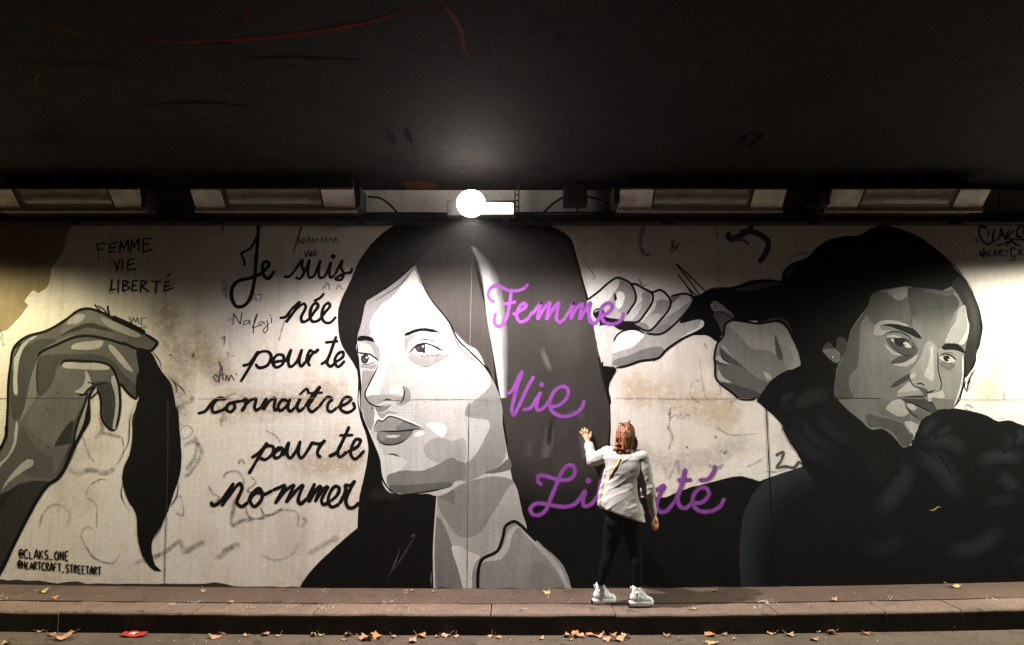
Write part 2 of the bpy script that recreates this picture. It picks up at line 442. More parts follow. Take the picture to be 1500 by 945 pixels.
simple('shoe_rubber', (0.72, 0.76, 0.80), 0.5, nscale=20, namp=0.08)
simple('strap_yellow', (0.62, 0.40, 0.05), 0.5, nscale=90, namp=0.3)
m, nt, N, K, B = new_mat('hair_auburn')
tc = N.new('ShaderNodeTexCoord'); mp = N.new('ShaderNodeMapping'); mp.inputs['Scale'].default_value = (110, 110, 6); K.new(tc.outputs['Object'], mp.inputs[0])
s_ = tex_noise(N, K, mp.outputs[0], 1.0, 4, 0.6)
K.new(ramp(N, K, s_, [(0.36, (0.010, 0.003, 0.0015)), (0.5, (0.10, 0.027, 0.008)), (0.66, (0.34, 0.125, 0.042))]), B.inputs['Base Color'])
B.inputs['Roughness'].default_value = 0.5; B.inputs['Specular IOR Level'].default_value = 0.3
bp = N.new('ShaderNodeBump'); bp.inputs['Strength'].default_value = 0.7; bp.inputs['Distance'].default_value = 0.008; K.new(s_, bp.inputs['Height']); K.new(bp.outputs[0], B.inputs['Normal'])
for nm, c_ in (('leaf_tan', (0.352, 0.200, 0.120)), ('leaf_yellow', (0.400, 0.280, 0.112)), ('leaf_brown', (0.30, 0.14, 0.06)), ('leaf_green', (0.24, 0.20, 0.085)), ('leaf_orange', (0.336, 0.160, 0.068))):
    simple(nm, c_, 0.7, nscale=28, namp=0.35, bump=0.3, bscale=60)
simple('wrapper_red', (0.30, 0.03, 0.022), 0.35, nscale=20, namp=0.15)
simple('wrapper_white', (0.8, 0.76, 0.72), 0.4)
simple('grit', (0.72, 0.66, 0.58), 0.8)

# ------------------------------------------------------------------ ground, ceiling
X0, X1 = -24.0, 24.0
CEIL_Z = 3.94
xs = [X0, -16, -11] + [-8 + 0.25*i for i in range(65)] + [11, 16, X1]
def sheet(name, rows, mat):
    """rows = list of (y, z) across, swept along x over the sagging ground"""
    v = []; f = []; n = len(rows)
    for x in xs:
        for y, z in rows: v.append((x, y, z + sag(x)))
    for i in range(len(xs)-1):
        for j in range(n-1):
            a = i*n+j; f.append((a, a+n, a+n+1, a+1))
    o = mesh_obj(name, v, f, mat); return o
def fix_up(o, up):
    bm = bmesh.new(); bm.from_mesh(o.data); bm.normal_update()
    bmesh.ops.reverse_faces(bm, faces=[f_ for f_ in bm.faces if f_.normal.dot(Vector(up)) < 0]); bm.to_mesh(o.data); bm.free()
KE, KW = 0.80, 0.29              # kerb edge distance from the wall, kerb stone width
ft = sheet('footway', [(0.02, 0.0), (-(KE-KW)+0.004, 0.004), (-(KE-KW)+0.003, -0.1)], MAT['footway_asphalt']); tag(ft, kind='structure')
rd = sheet('road', [(-KE+0.02, -KERB_H), (-KE-0.35, -KERB_H+0.004), (-4, -KERB_H+0.03), (-9, -KERB_H+0.02), (-15, -KERB_H)], MAT['road_asphalt']); tag(rd, kind='structure')
for o in (ft, rd): fix_up(o, (0, 0, 1))
# kerb: stones laid end to end with open joints
bm = bmesh.new()
kj = [onfoot(px, 900).x for px in (-240, 78, 278, 458, 719, 902, 1142, 1306, 1424, 1640)]
kj = [X0] + [kj[0] - 1.1*i for i in range(6, 0, -1)] + kj + [kj[-1] + 1.1*i for i in range(1, 7)] + [X1]
for i in range(len(kj)-1):
    a, b = kj[i] + 0.005, kj[i+1] - 0.005; r_ = 0.028
    prof = [(-(KE-KW), -0.25), (-(KE-KW), -0.002)] + [(-KE + r_ - r_*math.sin(t), -r_ + r_*math.cos(t)) for t in (0, 0.4, 0.8, 1.2, math.pi/2)] + [(-KE, -0.25)]
    nseg = max(3, int((b-a)/0.07)); rings = []; dz = random.uniform(-0.004, 0.004); dy = random.uniform(-0.005, 0.004)
    for k in range(nseg+1):
        x = a + (b-a)*k/nseg
        rings.append([bm.verts.new((x, y + dy + 0.007*noise.noise(Vector((x*3, y*9, z*9))), z + dz + sag(x) + 0.006*noise.noise(Vector((x*3, y*9, 5+z*9))))) for y, z in prof])
    n = len(prof); bm.faces.new(rings[0]); bm.faces.new(rings[-1][::-1])
    for k in range(nseg):
        for j in range(n): bm.faces.new((rings[k][j], rings[k+1][j], rings[k+1][(j+1) % n], rings[k][(j+1) % n]))
bmesh.ops.recalc_face_normals(bm, faces=bm.faces)
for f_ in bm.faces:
    if f_.normal.y < -0.93: f_.material_index = 1  # front faces darker: grime, plus their shade put into the colour
kb = bm_obj('kerb', bm, [MAT['kerb_stone'], MAT['kerb_shade_grime']]); tag(kb, kind='structure')

# ceiling slab (a thing: soot stained concrete), with paint streaks
ceil = thing('tunnel_ceiling', 'dark soot-stained concrete tunnel ceiling with red paint streaks', 'ceiling')
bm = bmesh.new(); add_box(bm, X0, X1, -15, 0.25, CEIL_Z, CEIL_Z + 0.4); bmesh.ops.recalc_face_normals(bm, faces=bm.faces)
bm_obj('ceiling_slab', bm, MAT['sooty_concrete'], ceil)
LAYER[0] = 0.002
p = Paint('red_streak', ceil, plane='ceil')
RED = (0.17, 0.014, 0.012)
p.stroke('P 175,45 240,60 350,59 440,50 530,35 600,15 645,8', 5, RED, taper=0.3, jit=0.4)
p.stroke('P 640,-5 660,20 675,45 680,72 690,85', 7, RED, taper=0.25, jit=0.5)
p.stroke('P 370,0 362,25 350,48', 4, (0.09, 0.02, 0.018), taper=0.4)
p.stroke('P 10,18 60,30 110,48 160,58', 4, (0.09, 0.03, 0.018), taper=0.4)
p.stroke('P 62,104 52,118 57,136', 3, (0.12, 0.05, 0.02), taper=0.3); p.done()
p = Paint('dark_streak', ceil, plane='ceil')
DK = 0.008
for s_, w_ in (('P 565,186 573,200 580,214', 7), ('P 592,182 598,198 604,214', 8), ('P 35,190 60,200 90,214', 10), ('P 60,187 85,200 100,216', 9), ('P 30,92 60,91 82,86 84,78', 5),
             ('P 60,100 130,92 190,102', 6), ('P 350,90 390,84 440,85 540,88', 4), ('P 595,55 602,72 640,80 690,84', 5), ('P 710,60 716,75 722,82', 4), ('P 722,55 728,72 732,86', 4),
             ('P 1102,189 1088,203 1075,218', 7), ('P 1122,191 1108,205 1093,219', 7), ('P 1395,97 1430,70 1490,30', 5), ('P 1410,110 1432,114 1445,111', 5), ('P 1420,104 1470,102 1500,108', 3),
             ('P 200,155 300,150 380,160', 4), ('P 280,66 320,63 350,60', 4)):
    p.stroke(s_, w_, DK, taper=0.35, jit=0.5)
p.done()
p = Paint('pale_scratch', ceil, plane='ceil')
for s_ in ('P 143,40 150,50 158,58', 'P 230,143 300,165 400,198', 'P 1052,60 1060,61', 'P 1240,140 1255,136', 'P 632,228 645,227', 'P 655,230 663,229'): p.stroke(s_, 1.6, 0.06, taper=0.4)
p.done()
p = Paint('rust_patch', ceil, plane='ceil'); p.poly('P 592,268 618,266 640,270 634,276 600,277', (0.16, 0.05, 0.022)); p.done()

# ------------------------------------------------------------------ the painted wall
wall = thing('tunnel_wall', 'tunnel wall painted with black, white and purple mural of women cutting hair', 'wall')
bm = bmesh.new(); add_box(bm, X0, X1, 0.0, 0.25, -0.3, CEIL_Z - 0.003); bmesh.ops.recalc_face_normals(bm, faces=bm.faces)
bm_obj('wall_face', bm, MAT['primed_wall'], wall)
LAYER[0] = 0.0004
p = Paint('bare_patch', wall, 'ochre unpainted patch at the left edge')
p.poly('C -200,78 330,86 310,140 292,215* 262,262 238,290* 222,372 178,408* 150,396 112,446* 128,466 62,548 20,582 -200,600', (0.33, 0.265, 0.155)); p.done()
p = Paint('buff_patch', wall, mat=MAT['worn_paint'])
for s_, w_, c_ in (('P 300,600 400,590 530,575', 60, (0.60, 0.49, 0.38)), ('P 900,570 1000,580 1090,620', 70, (0.66, 0.54, 0.38)), ('P 410,670 480,680 540,660', 50, (0.60, 0.50, 0.42)), ('P 920,660 1000,680 1100,640', 40, (0.62, 0.57, 0.56)),
                   ('P 285,470 300,520 340,560', 50, (0.45, 0.38, 0.26)), ('P 90,480 130,520 120,600', 40, (0.5, 0.45, 0.38)), ('P 1440,600 1470,520 1500,450', 60, (0.66, 0.60, 0.42)), ('P 230,430 260,520 250,640', 60, (0.46, 0.40, 0.35))):
    p.stroke(s_, w_, c_, soft=True)
p.done()

# faded tags half hidden under the primer
GH, GH2 = (0.29, 0.285, 0.29), (0.42, 0.40, 0.385)
p = Paint('faded_graffiti', wall, 'grey ghost tags showing through the primer', mat=MAT['worn_paint'])
for s_, w_, c_ in (
  ('B 395,440 410,390 460,355 495,355', 8, GH), ('B 395,435 440,465 445,500 447,590', 7, GH), ('B 445,595 400,575 375,610 400,670 440,720 520,740 560,690', 10, GH),
  ('B 540,590 545,640', 22, GH), ('B 400,665 425,700', 16, GH), ('B 305,300 360,325 420,310 480,325 540,300', 24, GH2), ('B 600,745 660,730 760,690 830,640 850,690 945,640', 22, GH),
  ('B 490,400 495,510', 26, GH2), ('B 560,150 570,230 530,300', 8, GH2), ('B 380,150 410,240 440,280', 10, GH2), ('B 455,40 470,130 430,170', 22, GH2), ('B 470,140 520,150 560,160', 18, GH2),
  ('B 840,200 900,180 930,230 880,320 840,350', 20, GH2), ('B 820,30 860,5 900,-30', 22, GH2), ('B 780,490 830,430 845,520 800,500', 10, GH), ('B 180,590 200,510 260,470 320,510 300,590', 14, GH2), ('B 820,140 860,105 890,130 860,165 830,160', 6, GH),
  ('F 180,420 190,390 240,380 270,410 275,450', 12, GH), ('F 235,500 220,630 260,610 330,600', 20, GH), ('F 330,600 400,580 440,560 520,570 525,650', 14, GH), ('F 280,530 300,590 380,600', 10, GH),
  ('F 350,540 370,580 430,570 460,540', 9, GH), ('F 110,440 130,480 160,500 130,540', 14, GH2), ('F 135,765 160,775 200,740 265,710', 28, (0.12, 0.13, 0.14)), ('F 0,750 60,720 100,700', 26, GH),
  ('F 540,590 560,610 530,640', 16, GH), ('F 370,190 420,215 445,250', 10, GH), ('F 245,350 265,325 280,350', 12, GH), ('F 280,145 300,140', 12, GH), ('F 165,180 185,110 190,150', 18, GH2), ('F 40,210 60,250 40,330 0,380', 20, GH2),
  ('F 170,60 230,20 280,40', 8, GH2), ('F 350,760 420,790 500,760 530,700', 12, GH2), ('F 560,770 640,720 720,680', 26, GH2), ('F 300,400 330,430 290,470 330,480', 10, GH),
  ('I 480,210 470,170 510,130 560,120', 8, GH), ('I 480,210 540,305 520,310', 6, GH), ('I 770,60 750,140 770,200 810,180', 20, GH), ('I 740,300 760,340 800,330', 8, GH2), ('I 890,130 910,170 930,140', 14, GH), ('I 880,880 890,930', 8, GH),
  ('K 90,120 75,190 110,150', 12, GH2), ('K 10,110 20,200', 14, GH2), ('K 155,820 180,780 230,790', 6, GH), ('K 160,800 165,850 210,890', 6, GH), ('K 240,640 225,610 245,630', 5, GH), ('K 200,650 230,850 260,880', 4, GH), ('K 290,770 300,840 270,840', 7, GH), ('K 340,880 370,870 380,830', 8, GH),
  ('L 60,100 70,50 60,150 45,160', 6, (0.16, 0.15, 0.15)), ('L 60,110 100,85 105,105 115,85 130,105 145,85 165,105', 5, (0.2, 0.19, 0.18)), ('L 300,250 320,265 330,250', 12, (0.15, 0.15, 0.15)), ('L 370,270 420,250', 12, GH2), ('L 490,345 560,350 640,320', 9, GH), ('L 420,330 480,300 500,285', 10, GH2),
  ('L 40,320 60,380 100,300 110,370', 14, (0.62, 0.58, 0.60)), ('L 240,320 300,330 310,310', 18, (0.50, 0.47, 0.47)), ('L 270,140 350,180 500,170', 6, GH2),
  ('P 975,620 985,640 978,660', 4, GH2), ('P 945,645 955,660', 4, GH2), ('P 900,625 906,640', 4, GH2), ('P 1060,600 1075,612', 3, GH), ('P 10,560 14,600', 5, GH2)):
    p.stroke(s_, w_*1.35, tuple(v*0.7 for v in c_), soft=True)
p.done()
p = Paint('graffiti_word', wall, 'thin grey handwriting reading femme vie')
HW = (0.085, 0.085, 0.09)
p.stroke('W 470,215 500,120 525,60 515,60 505,120 500,170', 8, HW).stroke('W 505,140 530,150 545,135 530,130 525,155 550,155', 7, HW).stroke('W 555,150 570,120 575,155 595,125 600,155 620,125 630,155', 7, (0.13, 0.13, 0.13))
p.stroke('W 640,150 650,120 660,150 680,120 685,150 705,125 715,150', 7, (0.2, 0.2, 0.2)).stroke('W 720,140 745,130 735,120 725,150 755,140', 7, (0.2, 0.2, 0.2))
p.stroke('W 545,200 550,240 570,205 575,240 590,200', 8, HW).stroke('W 590,200 588,235 610,220 615,205 600,210 605,235 625,225', 7, HW); p.done()
p = Paint('graffiti_word', wall, 'thin grey handwriting reading Nafaji')
p.stroke('W 55,645 80,630', 7, GH).stroke('W 92,672 96,598* 138,664* 148,590', 7, HW).stroke('W 190,640 165,645 160,670 185,660 195,640 200,670', 6, (0.16, 0.16, 0.16)).stroke('W 220,725 225,650 245,600 235,640 215,690 260,670', 6, HW)
p.stroke('W 275,645 255,660 265,675 285,650 290,670', 6, (0.16, 0.16, 0.16)).stroke('W 305,640 310,700 290,720 285,700 320,660', 6, HW).stroke('W 335,625 335,660', 6, HW).disc('W 327,610', 5, HW); p.done()
p = Paint('graffiti_word', wall, 'small grey scribble reading Am with a heart')
p.stroke('D 150,785 135,765 145,750 152,765 160,755 158,775 150,785', 5, HW).stroke('D 160,790 170,710 180,780', 6, HW).stroke('D 165,755 185,750', 5, HW).stroke('D 190,780 195,755 205,780 215,755 230,780', 5, HW).disc('D 240,750', 4, HW); p.done()
p = Paint('faded_graffiti', wall, 'blurred grey marks between the black script and the hand', mat=MAT['worn_paint'])
for s_, w_, c_ in (('W 20,480 40,440 50,500', 12, HW), ('W 210,520 220,470 240,520', 12, GH), ('W 240,480 270,480 260,520', 10, GH), ('W 30,380 60,520', 30, GH2), ('W 20,760 40,740 35,800', 10, HW), ('W 60,890 60,840 75,870 100,860', 6, GH), ('W 380,770 400,700 415,640', 12, GH),
                   ('W 650,450 690,410 700,450', 14, GH2), ('W 740,450 760,420 780,450', 14, GH2), ('D 40,670 45,650', 9, HW), ('W 5,930 10,900', 12, HW)): p.stroke(s_, w_, c_, jit=0.5)
p.stroke('P 327,325 325,345', 3, HW); p.done()
p = Paint('graffiti_curl', wall, 'navy brush curl shaped like a three near the ceiling')
NV = (0.075, 0.085, 0.115)
p.stroke('K 450,50 425,95 380,115 333,120 345,92', 22, NV, taper=0.04).stroke('K 385,95 440,92 490,110 520,140 515,180 495,215 475,240', 26, NV, taper=0.05).stroke('K 335,140 400,130 435,155', 13, (0.16, 0.165, 0.18), taper=0.1); p.done()
p = Paint('faded_graffiti', wall, 'dark scribble left of the black coat')
p.stroke('L 555,275 590,260 580,300 560,330 600,325 640,330 665,300', 13, (0.10, 0.105, 0.11), jit=0.4).stroke('L 660,300 680,320', 9, (0.10, 0.105, 0.11)); p.done()
p = Paint('faded_graffiti', wall, 'faint marks on the bright right edge', mat=MAT['worn_paint'])
for s_, w_, c_ in (('N 710,55 685,40 672,55 690,68', 9, GH), ('M 770,600 765,630', 7, GH), ('M 690,760 700,800 680,830', 8, GH), ('M 735,735 715,770', 9, GH), ('N 800,90 800,100', 5, HW), ('N 830,110 860,100', 5, HW), ('M 770,850 790,880', 8, GH2), ('M 850,820 855,870', 10, GH2)): p.stroke(s_, w_, c_)
p.stroke('P 1047,330 1052,352', 2.2, HW).stroke('P 0,483 5,497', 3, HW).stroke('P 0,493 6,507', 3, HW); p.done()

K0 = (0.0040, 0.0038, 0.0036)       # black paint

# ---- left: hand holding a cut lock of hair
LAYER[0] = 0.0019
p_hand = Paint('painted_hand', wall, 'large grey painted hand at the left edge')
q = Paint('painted_hair_lock', p_hand.o)
q.poly('C 520,640 600,640 690,675 740,760 790,830 815,945 B 820,10 828,120 838,250 828,340 795,440 772,510 730,590 700,650 712,740 745,776* 715,774 680,745 652,690 640,620 625,510 590,450 565,370 570,300 600,230 615,100 632,0 C 640,890 600,830 560,720', K0)
for s_ in ('C 690,660 735,720 745,770', 'C 770,780 810,830 815,880', 'B 625,0 600,70 590,190 545,260', 'B 570,350 560,430 600,500', 'B 825,360 815,430 785,480', 'B 630,480 640,640 670,750', 'B 770,500 740,580 708,640', 'B 600,490 590,540', 'B 820,100 850,165', 'C 800,810 850,860 860,890', 'B 640,10 615,60 610,150'):
    q.stroke(s_, 5, K0, taper=0.5)
q.done()
p = p_hand
MH = 0.135
p.poly('A -90,900 0,850* 35,790 40,700 45,600 48,480 60,380 80,275* 150,212 270,175 380,112 450,60 510,48 590,72 640,97 760,155 840,195 900,240* 898,262 870,288* 790,280 800,400 792,500 785,565* 748,545 690,475* 695,600 665,752* 620,735 590,680 580,570 555,508 530,505* 515,570 515,690 470,770 425,850* 400,945 B 375,140 335,215 300,300 265,350 220,380 170,450 110,560 60,660 0,785* -60,870', MH)
for s_, c_ in (
  ('A 380,122 450,74 520,58 600,88 660,160 520,128 440,150 360,192 340,190', 0.20),
  ('A 240,255 330,230 420,200 440,212 340,250 250,290 235,280', 0.21),
  ('A 215,345 205,430 212,540 160,640 120,690 150,560 185,420', 0.22),
  ('A 350,388 490,402 495,440 470,495 425,528 500,545 470,620 430,690 360,760 310,850 230,800 160,700 200,600 300,480', 0.16),
  ('A 225,330 300,312 420,312 560,314 650,352 720,432 780,490 780,555 740,530 690,460 650,385 590,356 480,348 370,348 330,380 300,480 240,550 215,540 212,430', 0.075),
  ('A 525,480 560,468 640,480 665,560 655,740 620,725 595,660 585,560 560,500', 0.055),
  ('A 66,400 56,560 80,690 100,690 130,640 105,560 100,450', 0.075),
  ('A 120,300 100,480 130,640 180,440 215,345 250,280 330,230 230,225 160,260', 0.075),
  ('A 350,202 430,157 520,130 580,147 660,182 570,168 510,157 440,177', 0.045),
  ('A 500,540 470,640 440,760 420,860 390,945 300,945 310,850 360,760 430,690 470,620', 0.055),
  ('A 420,690 350,770 310,850 300,920 360,900 410,780', 0.035),
  ('B 0,420 60,400 110,370 190,360 230,375 160,460 90,580 40,680 0,770 -60,850 -60,450', 0.035),
  ('B 100,100 150,190 230,250 300,230 270,330 190,350 120,330 80,330 40,380 0,410 0,310 60,230', 0.10),
  ('B 100,370 50,420 0,490 0,440 50,400', 0.018),
  ('B 160,100 240,250 250,330 300,240 360,100 280,150 220,210', 0.14),
  ('A 385,132 400,107 450,80 490,85 480,110 440,135 395,138', 0.46),
  ('A 580,97 640,115 760,170 812,197 805,212 750,205 660,170 600,135', 0.40),
  ('A 410,270 430,250 500,238 595,235 585,265 560,280 470,285 415,280', 0.48),
  ('A 630,255 660,270 720,340 765,400 765,412 720,390 660,320 630,280', 0.46),
  ('A 356,378 375,358 480,362 600,362 636,380 625,398 560,402 440,395 380,392', 0.50),
  ('A 495,405 520,450 525,490 495,540 450,535 430,525* 470,500 490,460', 0.50),
  ('A 645,440 660,435 685,500 690,600 665,742 650,738 662,650 665,560 645,480', 0.50),
  ('A 100,545 80,535 78,400 85,320 120,260 180,215 215,205 160,245 120,310 105,380 100,450', 0.52),
  ('A 505,565 503,690 470,760 432,840 438,740 470,640', 0.40),
  ('B 75,85 82,110 70,200 40,250 5,290 -20,310 -10,285 30,250 60,190 68,130', 0.46),
  ('B 125,262 150,265 150,290 110,315 50,360 5,410* 30,360 80,300', 0.44)):
    p.poly(s_, c_)
for s_, w_ in (('A -60,890 0,850 35,790 40,700 45,600 48,480 60,380 80,275 150,212 270,175 380,112 450,60 510,48 590,72 640,97 760,155 840,195', 15.6), ('A 640,95 760,150 838,192', 31.2), ('A 830,190 905,242 895,265 868,290 800,284 700,240', 15.6),
   ('A 215,335 235,300 340,250 430,213 510,205 600,220 680,242 730,262', 15.6), ('A 470,214 492,200 500,206', 9.6), ('A 340,378 375,350 480,350 590,360 645,388 680,470 692,560 690,640 668,750', 14.4), ('A 690,475 748,545 790,572', 15.6), ('A 560,505 580,570 588,680 625,738 665,754', 13.2),
   ('A 795,420 788,500 790,570', 9.6), ('A 440,535 480,545 515,510 545,498 530,520 512,570 513,690 470,770 425,850', 13.2), ('A 505,530 495,580 440,740 420,860', 12.0), ('A 520,570 560,530 570,515', 8.4), ('A 85,280 120,250 80,330', 6.0), ('A 500,470 560,485 620,470', 7.2),
   ('B 405,0 400,70 375,140 335,215 300,300 265,350 220,380 170,450 110,560 60,660 0,785 -40,840', 16.8), ('B 30,100 25,160 0,215 -30,250', 14.4), ('A 590,72 555,38 545,22', 8.4), ('A 620,85 600,55 560,30', 7.2), ('A 632,90 620,50 622,30', 8.4),
   ('A 220,345 212,440 218,540', 6.0)):
    p.stroke(s_, w_, K0, taper=0.05)
p.done()

# ---- centre: portrait of a woman with long black hair
HB = (0.011, 0.010, 0.0095)
LAYER[0] = 0.0019
pw = Paint('painted_woman', wall, 'grey portrait of a woman with long dark hair, facing left')
pw.poly('F 520,934* 560,870 620,800 740,690 800,640* 808,500 830,400 848,300 845,230 815,140 800,60 G 140,830 138,740 100,670 60,600 48,500 55,430 100,330 150,220 230,120 330,50 370,38* I 270,36* 330,62 425,120 462,230 490,330 520,440 560,620 590,760 608,860 612,945 J 550,100 548,165 560,300 640,400 735,402 800,405 860,380 945,350 L 150,425 270,395 380,370 430,378 480,394* 440,450 400,540 382,640 380,750 390,900*', K0)
pw.done()
h = Paint('painted_hair', pw.o)
h.poly('G 140,720 100,670 60,600 50,500 57,430 102,330 152,222 232,122 332,52 372,42* I 270,40* 330,66 420,124 455,230 484,330 512,440 552,620 582,760 598,860 603,945 J 543,100 540,165 480,330 300,360 160,300 100,120 60,10 G 800,850 775,720 660,650 560,510 480,410 405,250 300,330 180,410 150,540', HB)
h.poly('G 405,240 520,150 640,140 665,170 690,300 720,420 745,560 772,790 740,720 650,640 590,560 520,470 470,390 435,320', (0.070, 0.062, 0.057))
# right fall of hair: airbrushed sheen
h.poly('G 668,165 700,230 725,330 745,500 770,650 795,850 J 60,60 90,220 J 120,330 300,330 430,330 520,250 540,120 545,0 I 570,760 530,560 500,430 455,250 400,140 300,90 100,70', (0.046, 0.041, 0.038))
h.stroke('I 330,250 380,420 430,600 470,760', 240, (0.062, 0.056, 0.052), edge=(0.046, 0.041, 0.038))
h.strip('G 665,160 700,230 722,330 742,500 772,680 800,860', 'G 700,175 760,240 800,330 830,500 835,680 830,860', (0.78, 0.78, 0.80), (0.045, 0.04, 0.038))
h.strip('G 655,160 690,240 715,340 735,500 768,690 796,860', 'G 668,160 703,230 725,330 745,500 775,680 802,860', (0.10, 0.09, 0.085), (0.8, 0.8, 0.82))
h.stroke('I 290,620 320,700 345,750', 34, (0.12, 0.115, 0.11), edge=(0.046, 0.041, 0.038)); h.stroke('J 275,50 265,130 245,230 230,270', 60, (0.10, 0.098, 0.095), edge=(0.046, 0.041, 0.038))
h.stroke('J 300,0 275,70 262,170', 26, (0.018, 0.017, 0.016), edge=(0.046, 0.041, 0.038)); h.stroke('J 412,60 420,150 432,230 430,300', 40, (0.10, 0.10, 0.105), edge=(0.046, 0.041, 0.038))
h.stroke('J 200,120 170,190 160,260', 50, (0.06, 0.058, 0.056), edge=(0.046, 0.041, 0.038)); h.stroke('J 330,20 400,20 440,60', 40, (0.07, 0.065, 0.06), edge=(0.046, 0.041, 0.038)); h.strip('J 60,150 130,205 300,225 430,225 530,180', 'J 110,400 200,430 320,440 440,430 520,330', (0.046, 0.041, 0.038), HB)
h.done()
c_ = Paint('painted_coat', pw.o)
c_.stroke('H 205,870 225,820 270,760 320,680 370,610', 9, (0.045, 0.045, 0.045), taper=0.5).stroke('H 225,815 260,740 270,700', 6, (0.09, 0.09, 0.09), taper=0.5).stroke('H 100,470 200,450 300,480', 70, (0.018, 0.016, 0.015), edge=K0).stroke('H 320,650 340,640', 8, (0.07, 0.07, 0.07)); c_.done()
f = Paint('painted_face', pw.o)
LT = 0.57
f.poly('G 405,248* 440,340 480,410 560,510 600,590 650,640 720,710 770,790 795,860 H 745,130 760,230 790,390 835,540 855,615 840,700 700,760 632,900* 425,900* 422,700 428,600 440,465* 400,452 300,456 250,448 210,418 182,370 170,280 130,180 95,90 85,10 G 150,880 152,760 138,700 135,600 150,540 165,470 180,412* 240,370 300,330', LT)
for s_, c_ in (
  ('G 180,415 240,378 300,338 380,275 405,255 330,370 245,440 205,520 190,578 140,578 155,520', (0.345, 0.335, 0.34)),
  ('G 405,252 430,330 470,405 520,475 470,410 430,340 400,290', 0.336),
  ('G 400,270 425,335 465,412 520,482 572,545 588,585 548,600 530,560 480,540 420,540 355,570 350,600 290,640 275,720 245,800 235,868 180,870 175,840 205,770 235,700 240,650 222,612 215,585 195,520 240,440 300,390 360,320', 0.854),
  ('G 540,500 600,590 650,640 720,712 640,650 600,610 560,560', 0.776),
  ('G 575,545 600,600 660,660 725,715 690,640 640,610', (0.52, 0.49, 0.47)),
  ('O 485,160 530,130 600,112 720,100 800,102 870,130 960,200 960,250 850,312 760,362 680,396 600,382 540,342 490,250', 0.464),
  ('O 488,155 540,125 610,112 560,150 520,200 505,260 490,230', 0.320),
  ('O 518,310 620,300 740,300 800,292 900,290 830,330 740,372 680,396 600,382 548,352', 0.352),
  ('O 545,402 600,388 680,402 760,378 850,322 960,250 1040,230 1040,470 860,520 700,530 600,512 550,460', 0.873),
  ('O 80,180 160,176 225,190 265,230 276,310 265,345 225,290 200,220 140,190', 0.320),
  ('O 78,190 140,195 190,222 215,290 140,270 80,280', 0.528),
  ('O 110,386 190,386 245,376 230,412 180,416 110,400', 0.320),
  ('O 120,440 200,430 222,440 190,510 150,590 145,640 160,690 220,745 230,800 225,880 180,950 100,760 100,690 110,560', 0.336),
  ('O 160,655 260,640 340,638 440,650 475,660 460,700 430,735 400,692 300,702 230,732 170,690', 0.368),
  ('O 475,565 520,585 540,640 535,690 500,715 450,737 480,680 490,620', 0.304),
  ('O 230,745 290,745 375,725 330,770 280,792 250,780', 0.216),
  ('O 240,790 290,800 350,780 420,800 350,825 300,850 265,840', 0.336),
  ('O 360,600 400,565 450,560 470,590 470,625 420,628 370,625', 0.873),
  ('O 225,745 240,780 270,830 292,850 250,850 235,880 222,860 232,800', 0.825),
  ('G 640,945 640,900 700,855 750,800 745,745 775,800 795,860 800,950', 0.320),
  ('H 680,20 730,10 745,130 760,250 740,310 680,350 600,390 560,395 500,330 520,295 575,308 620,270 660,200 685,130 650,95 580,90 575,60 640,20', 0.288),
  ('T 600,380 640,330 720,300 850,330 945,310 945,520 850,475 740,520 660,500 600,440', 0.400),
  ('T 275,640 340,600 440,585 560,590 660,560 740,520 790,490 850,475 900,510 950,520 950,650 850,690 840,722 700,756 560,776 430,792 330,770 285,710', 0.216),
  ('T 300,715 420,712 560,702 700,692 850,690 835,726 700,757 560,777 420,792 330,770', 0.128),
  ('T 215,450 300,456 390,470 450,512 430,550 380,590 290,622 270,650 275,720 310,770 420,791 300,777 250,720 225,640 210,540 180,400 130,270 165,290 200,350 240,440', 0.718),
  ('T 510,280 530,255 580,243 600,250 590,280 550,295 515,292', 0.892),
  ('T 615,190 630,175 740,178 785,200 795,240 770,290 745,298 690,260 640,215', 0.892)):
    f.poly(s_, c_)
f.stroke('O 118,425 108,560 96,690 112,760 140,850', 16, 0.80, taper=0.2)
f.stroke('T 40,0 60,100 110,220 160,300', 12, 0.78, taper=0.2)
for s_, w_ in (('G 405,245 300,332 180,412', 6.5), ('G 400,262 330,340 185,430', 3.9), ('G 405,245 440,340 480,410 560,510 600,590 650,640 720,710 770,790 796,860', 7.8), ('G 560,510 590,590 640,660 720,715', 3.9), ('G 135,590 140,700 150,800 150,900', 11.7), ('H 84,-20 95,90 130,185 172,290 184,370 212,420 252,450 300,458', 11.7),
   ('O 300,688 340,680 392,690', 10.4), ('T 280,448 330,445 395,472', 11.7)):
    f.stroke(s_, w_, K0, taper=0.3)
f.stroke('T 280,765 350,788 430,797 560,780 700,757 832,722', 13, K0, taper=0.25); f.stroke('O 700,692 780,688 900,694', 3, 0.25); f.done()
g = Paint('painted_eye', pw.o)
g.poly('O 520,215 580,170 680,165 780,185 832,212 760,210 660,195 580,200 545,220', 0.85).poly('O 525,286* 570,237 620,206 680,200 750,225 790,250 815,266* 760,286 650,291', 0.90)
g.poly('O 578,232 600,207 662,200 668,240 645,272 600,268', 0.030).poly('O 590,240 605,215 625,225 615,260 600,262', 0.06).disc('O 648,222', 9, 0.9).poly('O 640,255 655,248 668,262 660,282 645,275', 0.02)
g.stroke('O 522,287 570,235 610,205 680,198 750,225 815,266', 14.3, K0, taper=0.1).stroke('O 555,188 640,162 740,175 832,212', 7.8, K0, taper=0.4).stroke('O 525,288 640,292 740,298 805,290', 4, (0.2, 0.18, 0.17)).stroke('O 540,345 600,386 680,398 740,374 832,330', 5, (0.13, 0.12, 0.11), taper=0.4)
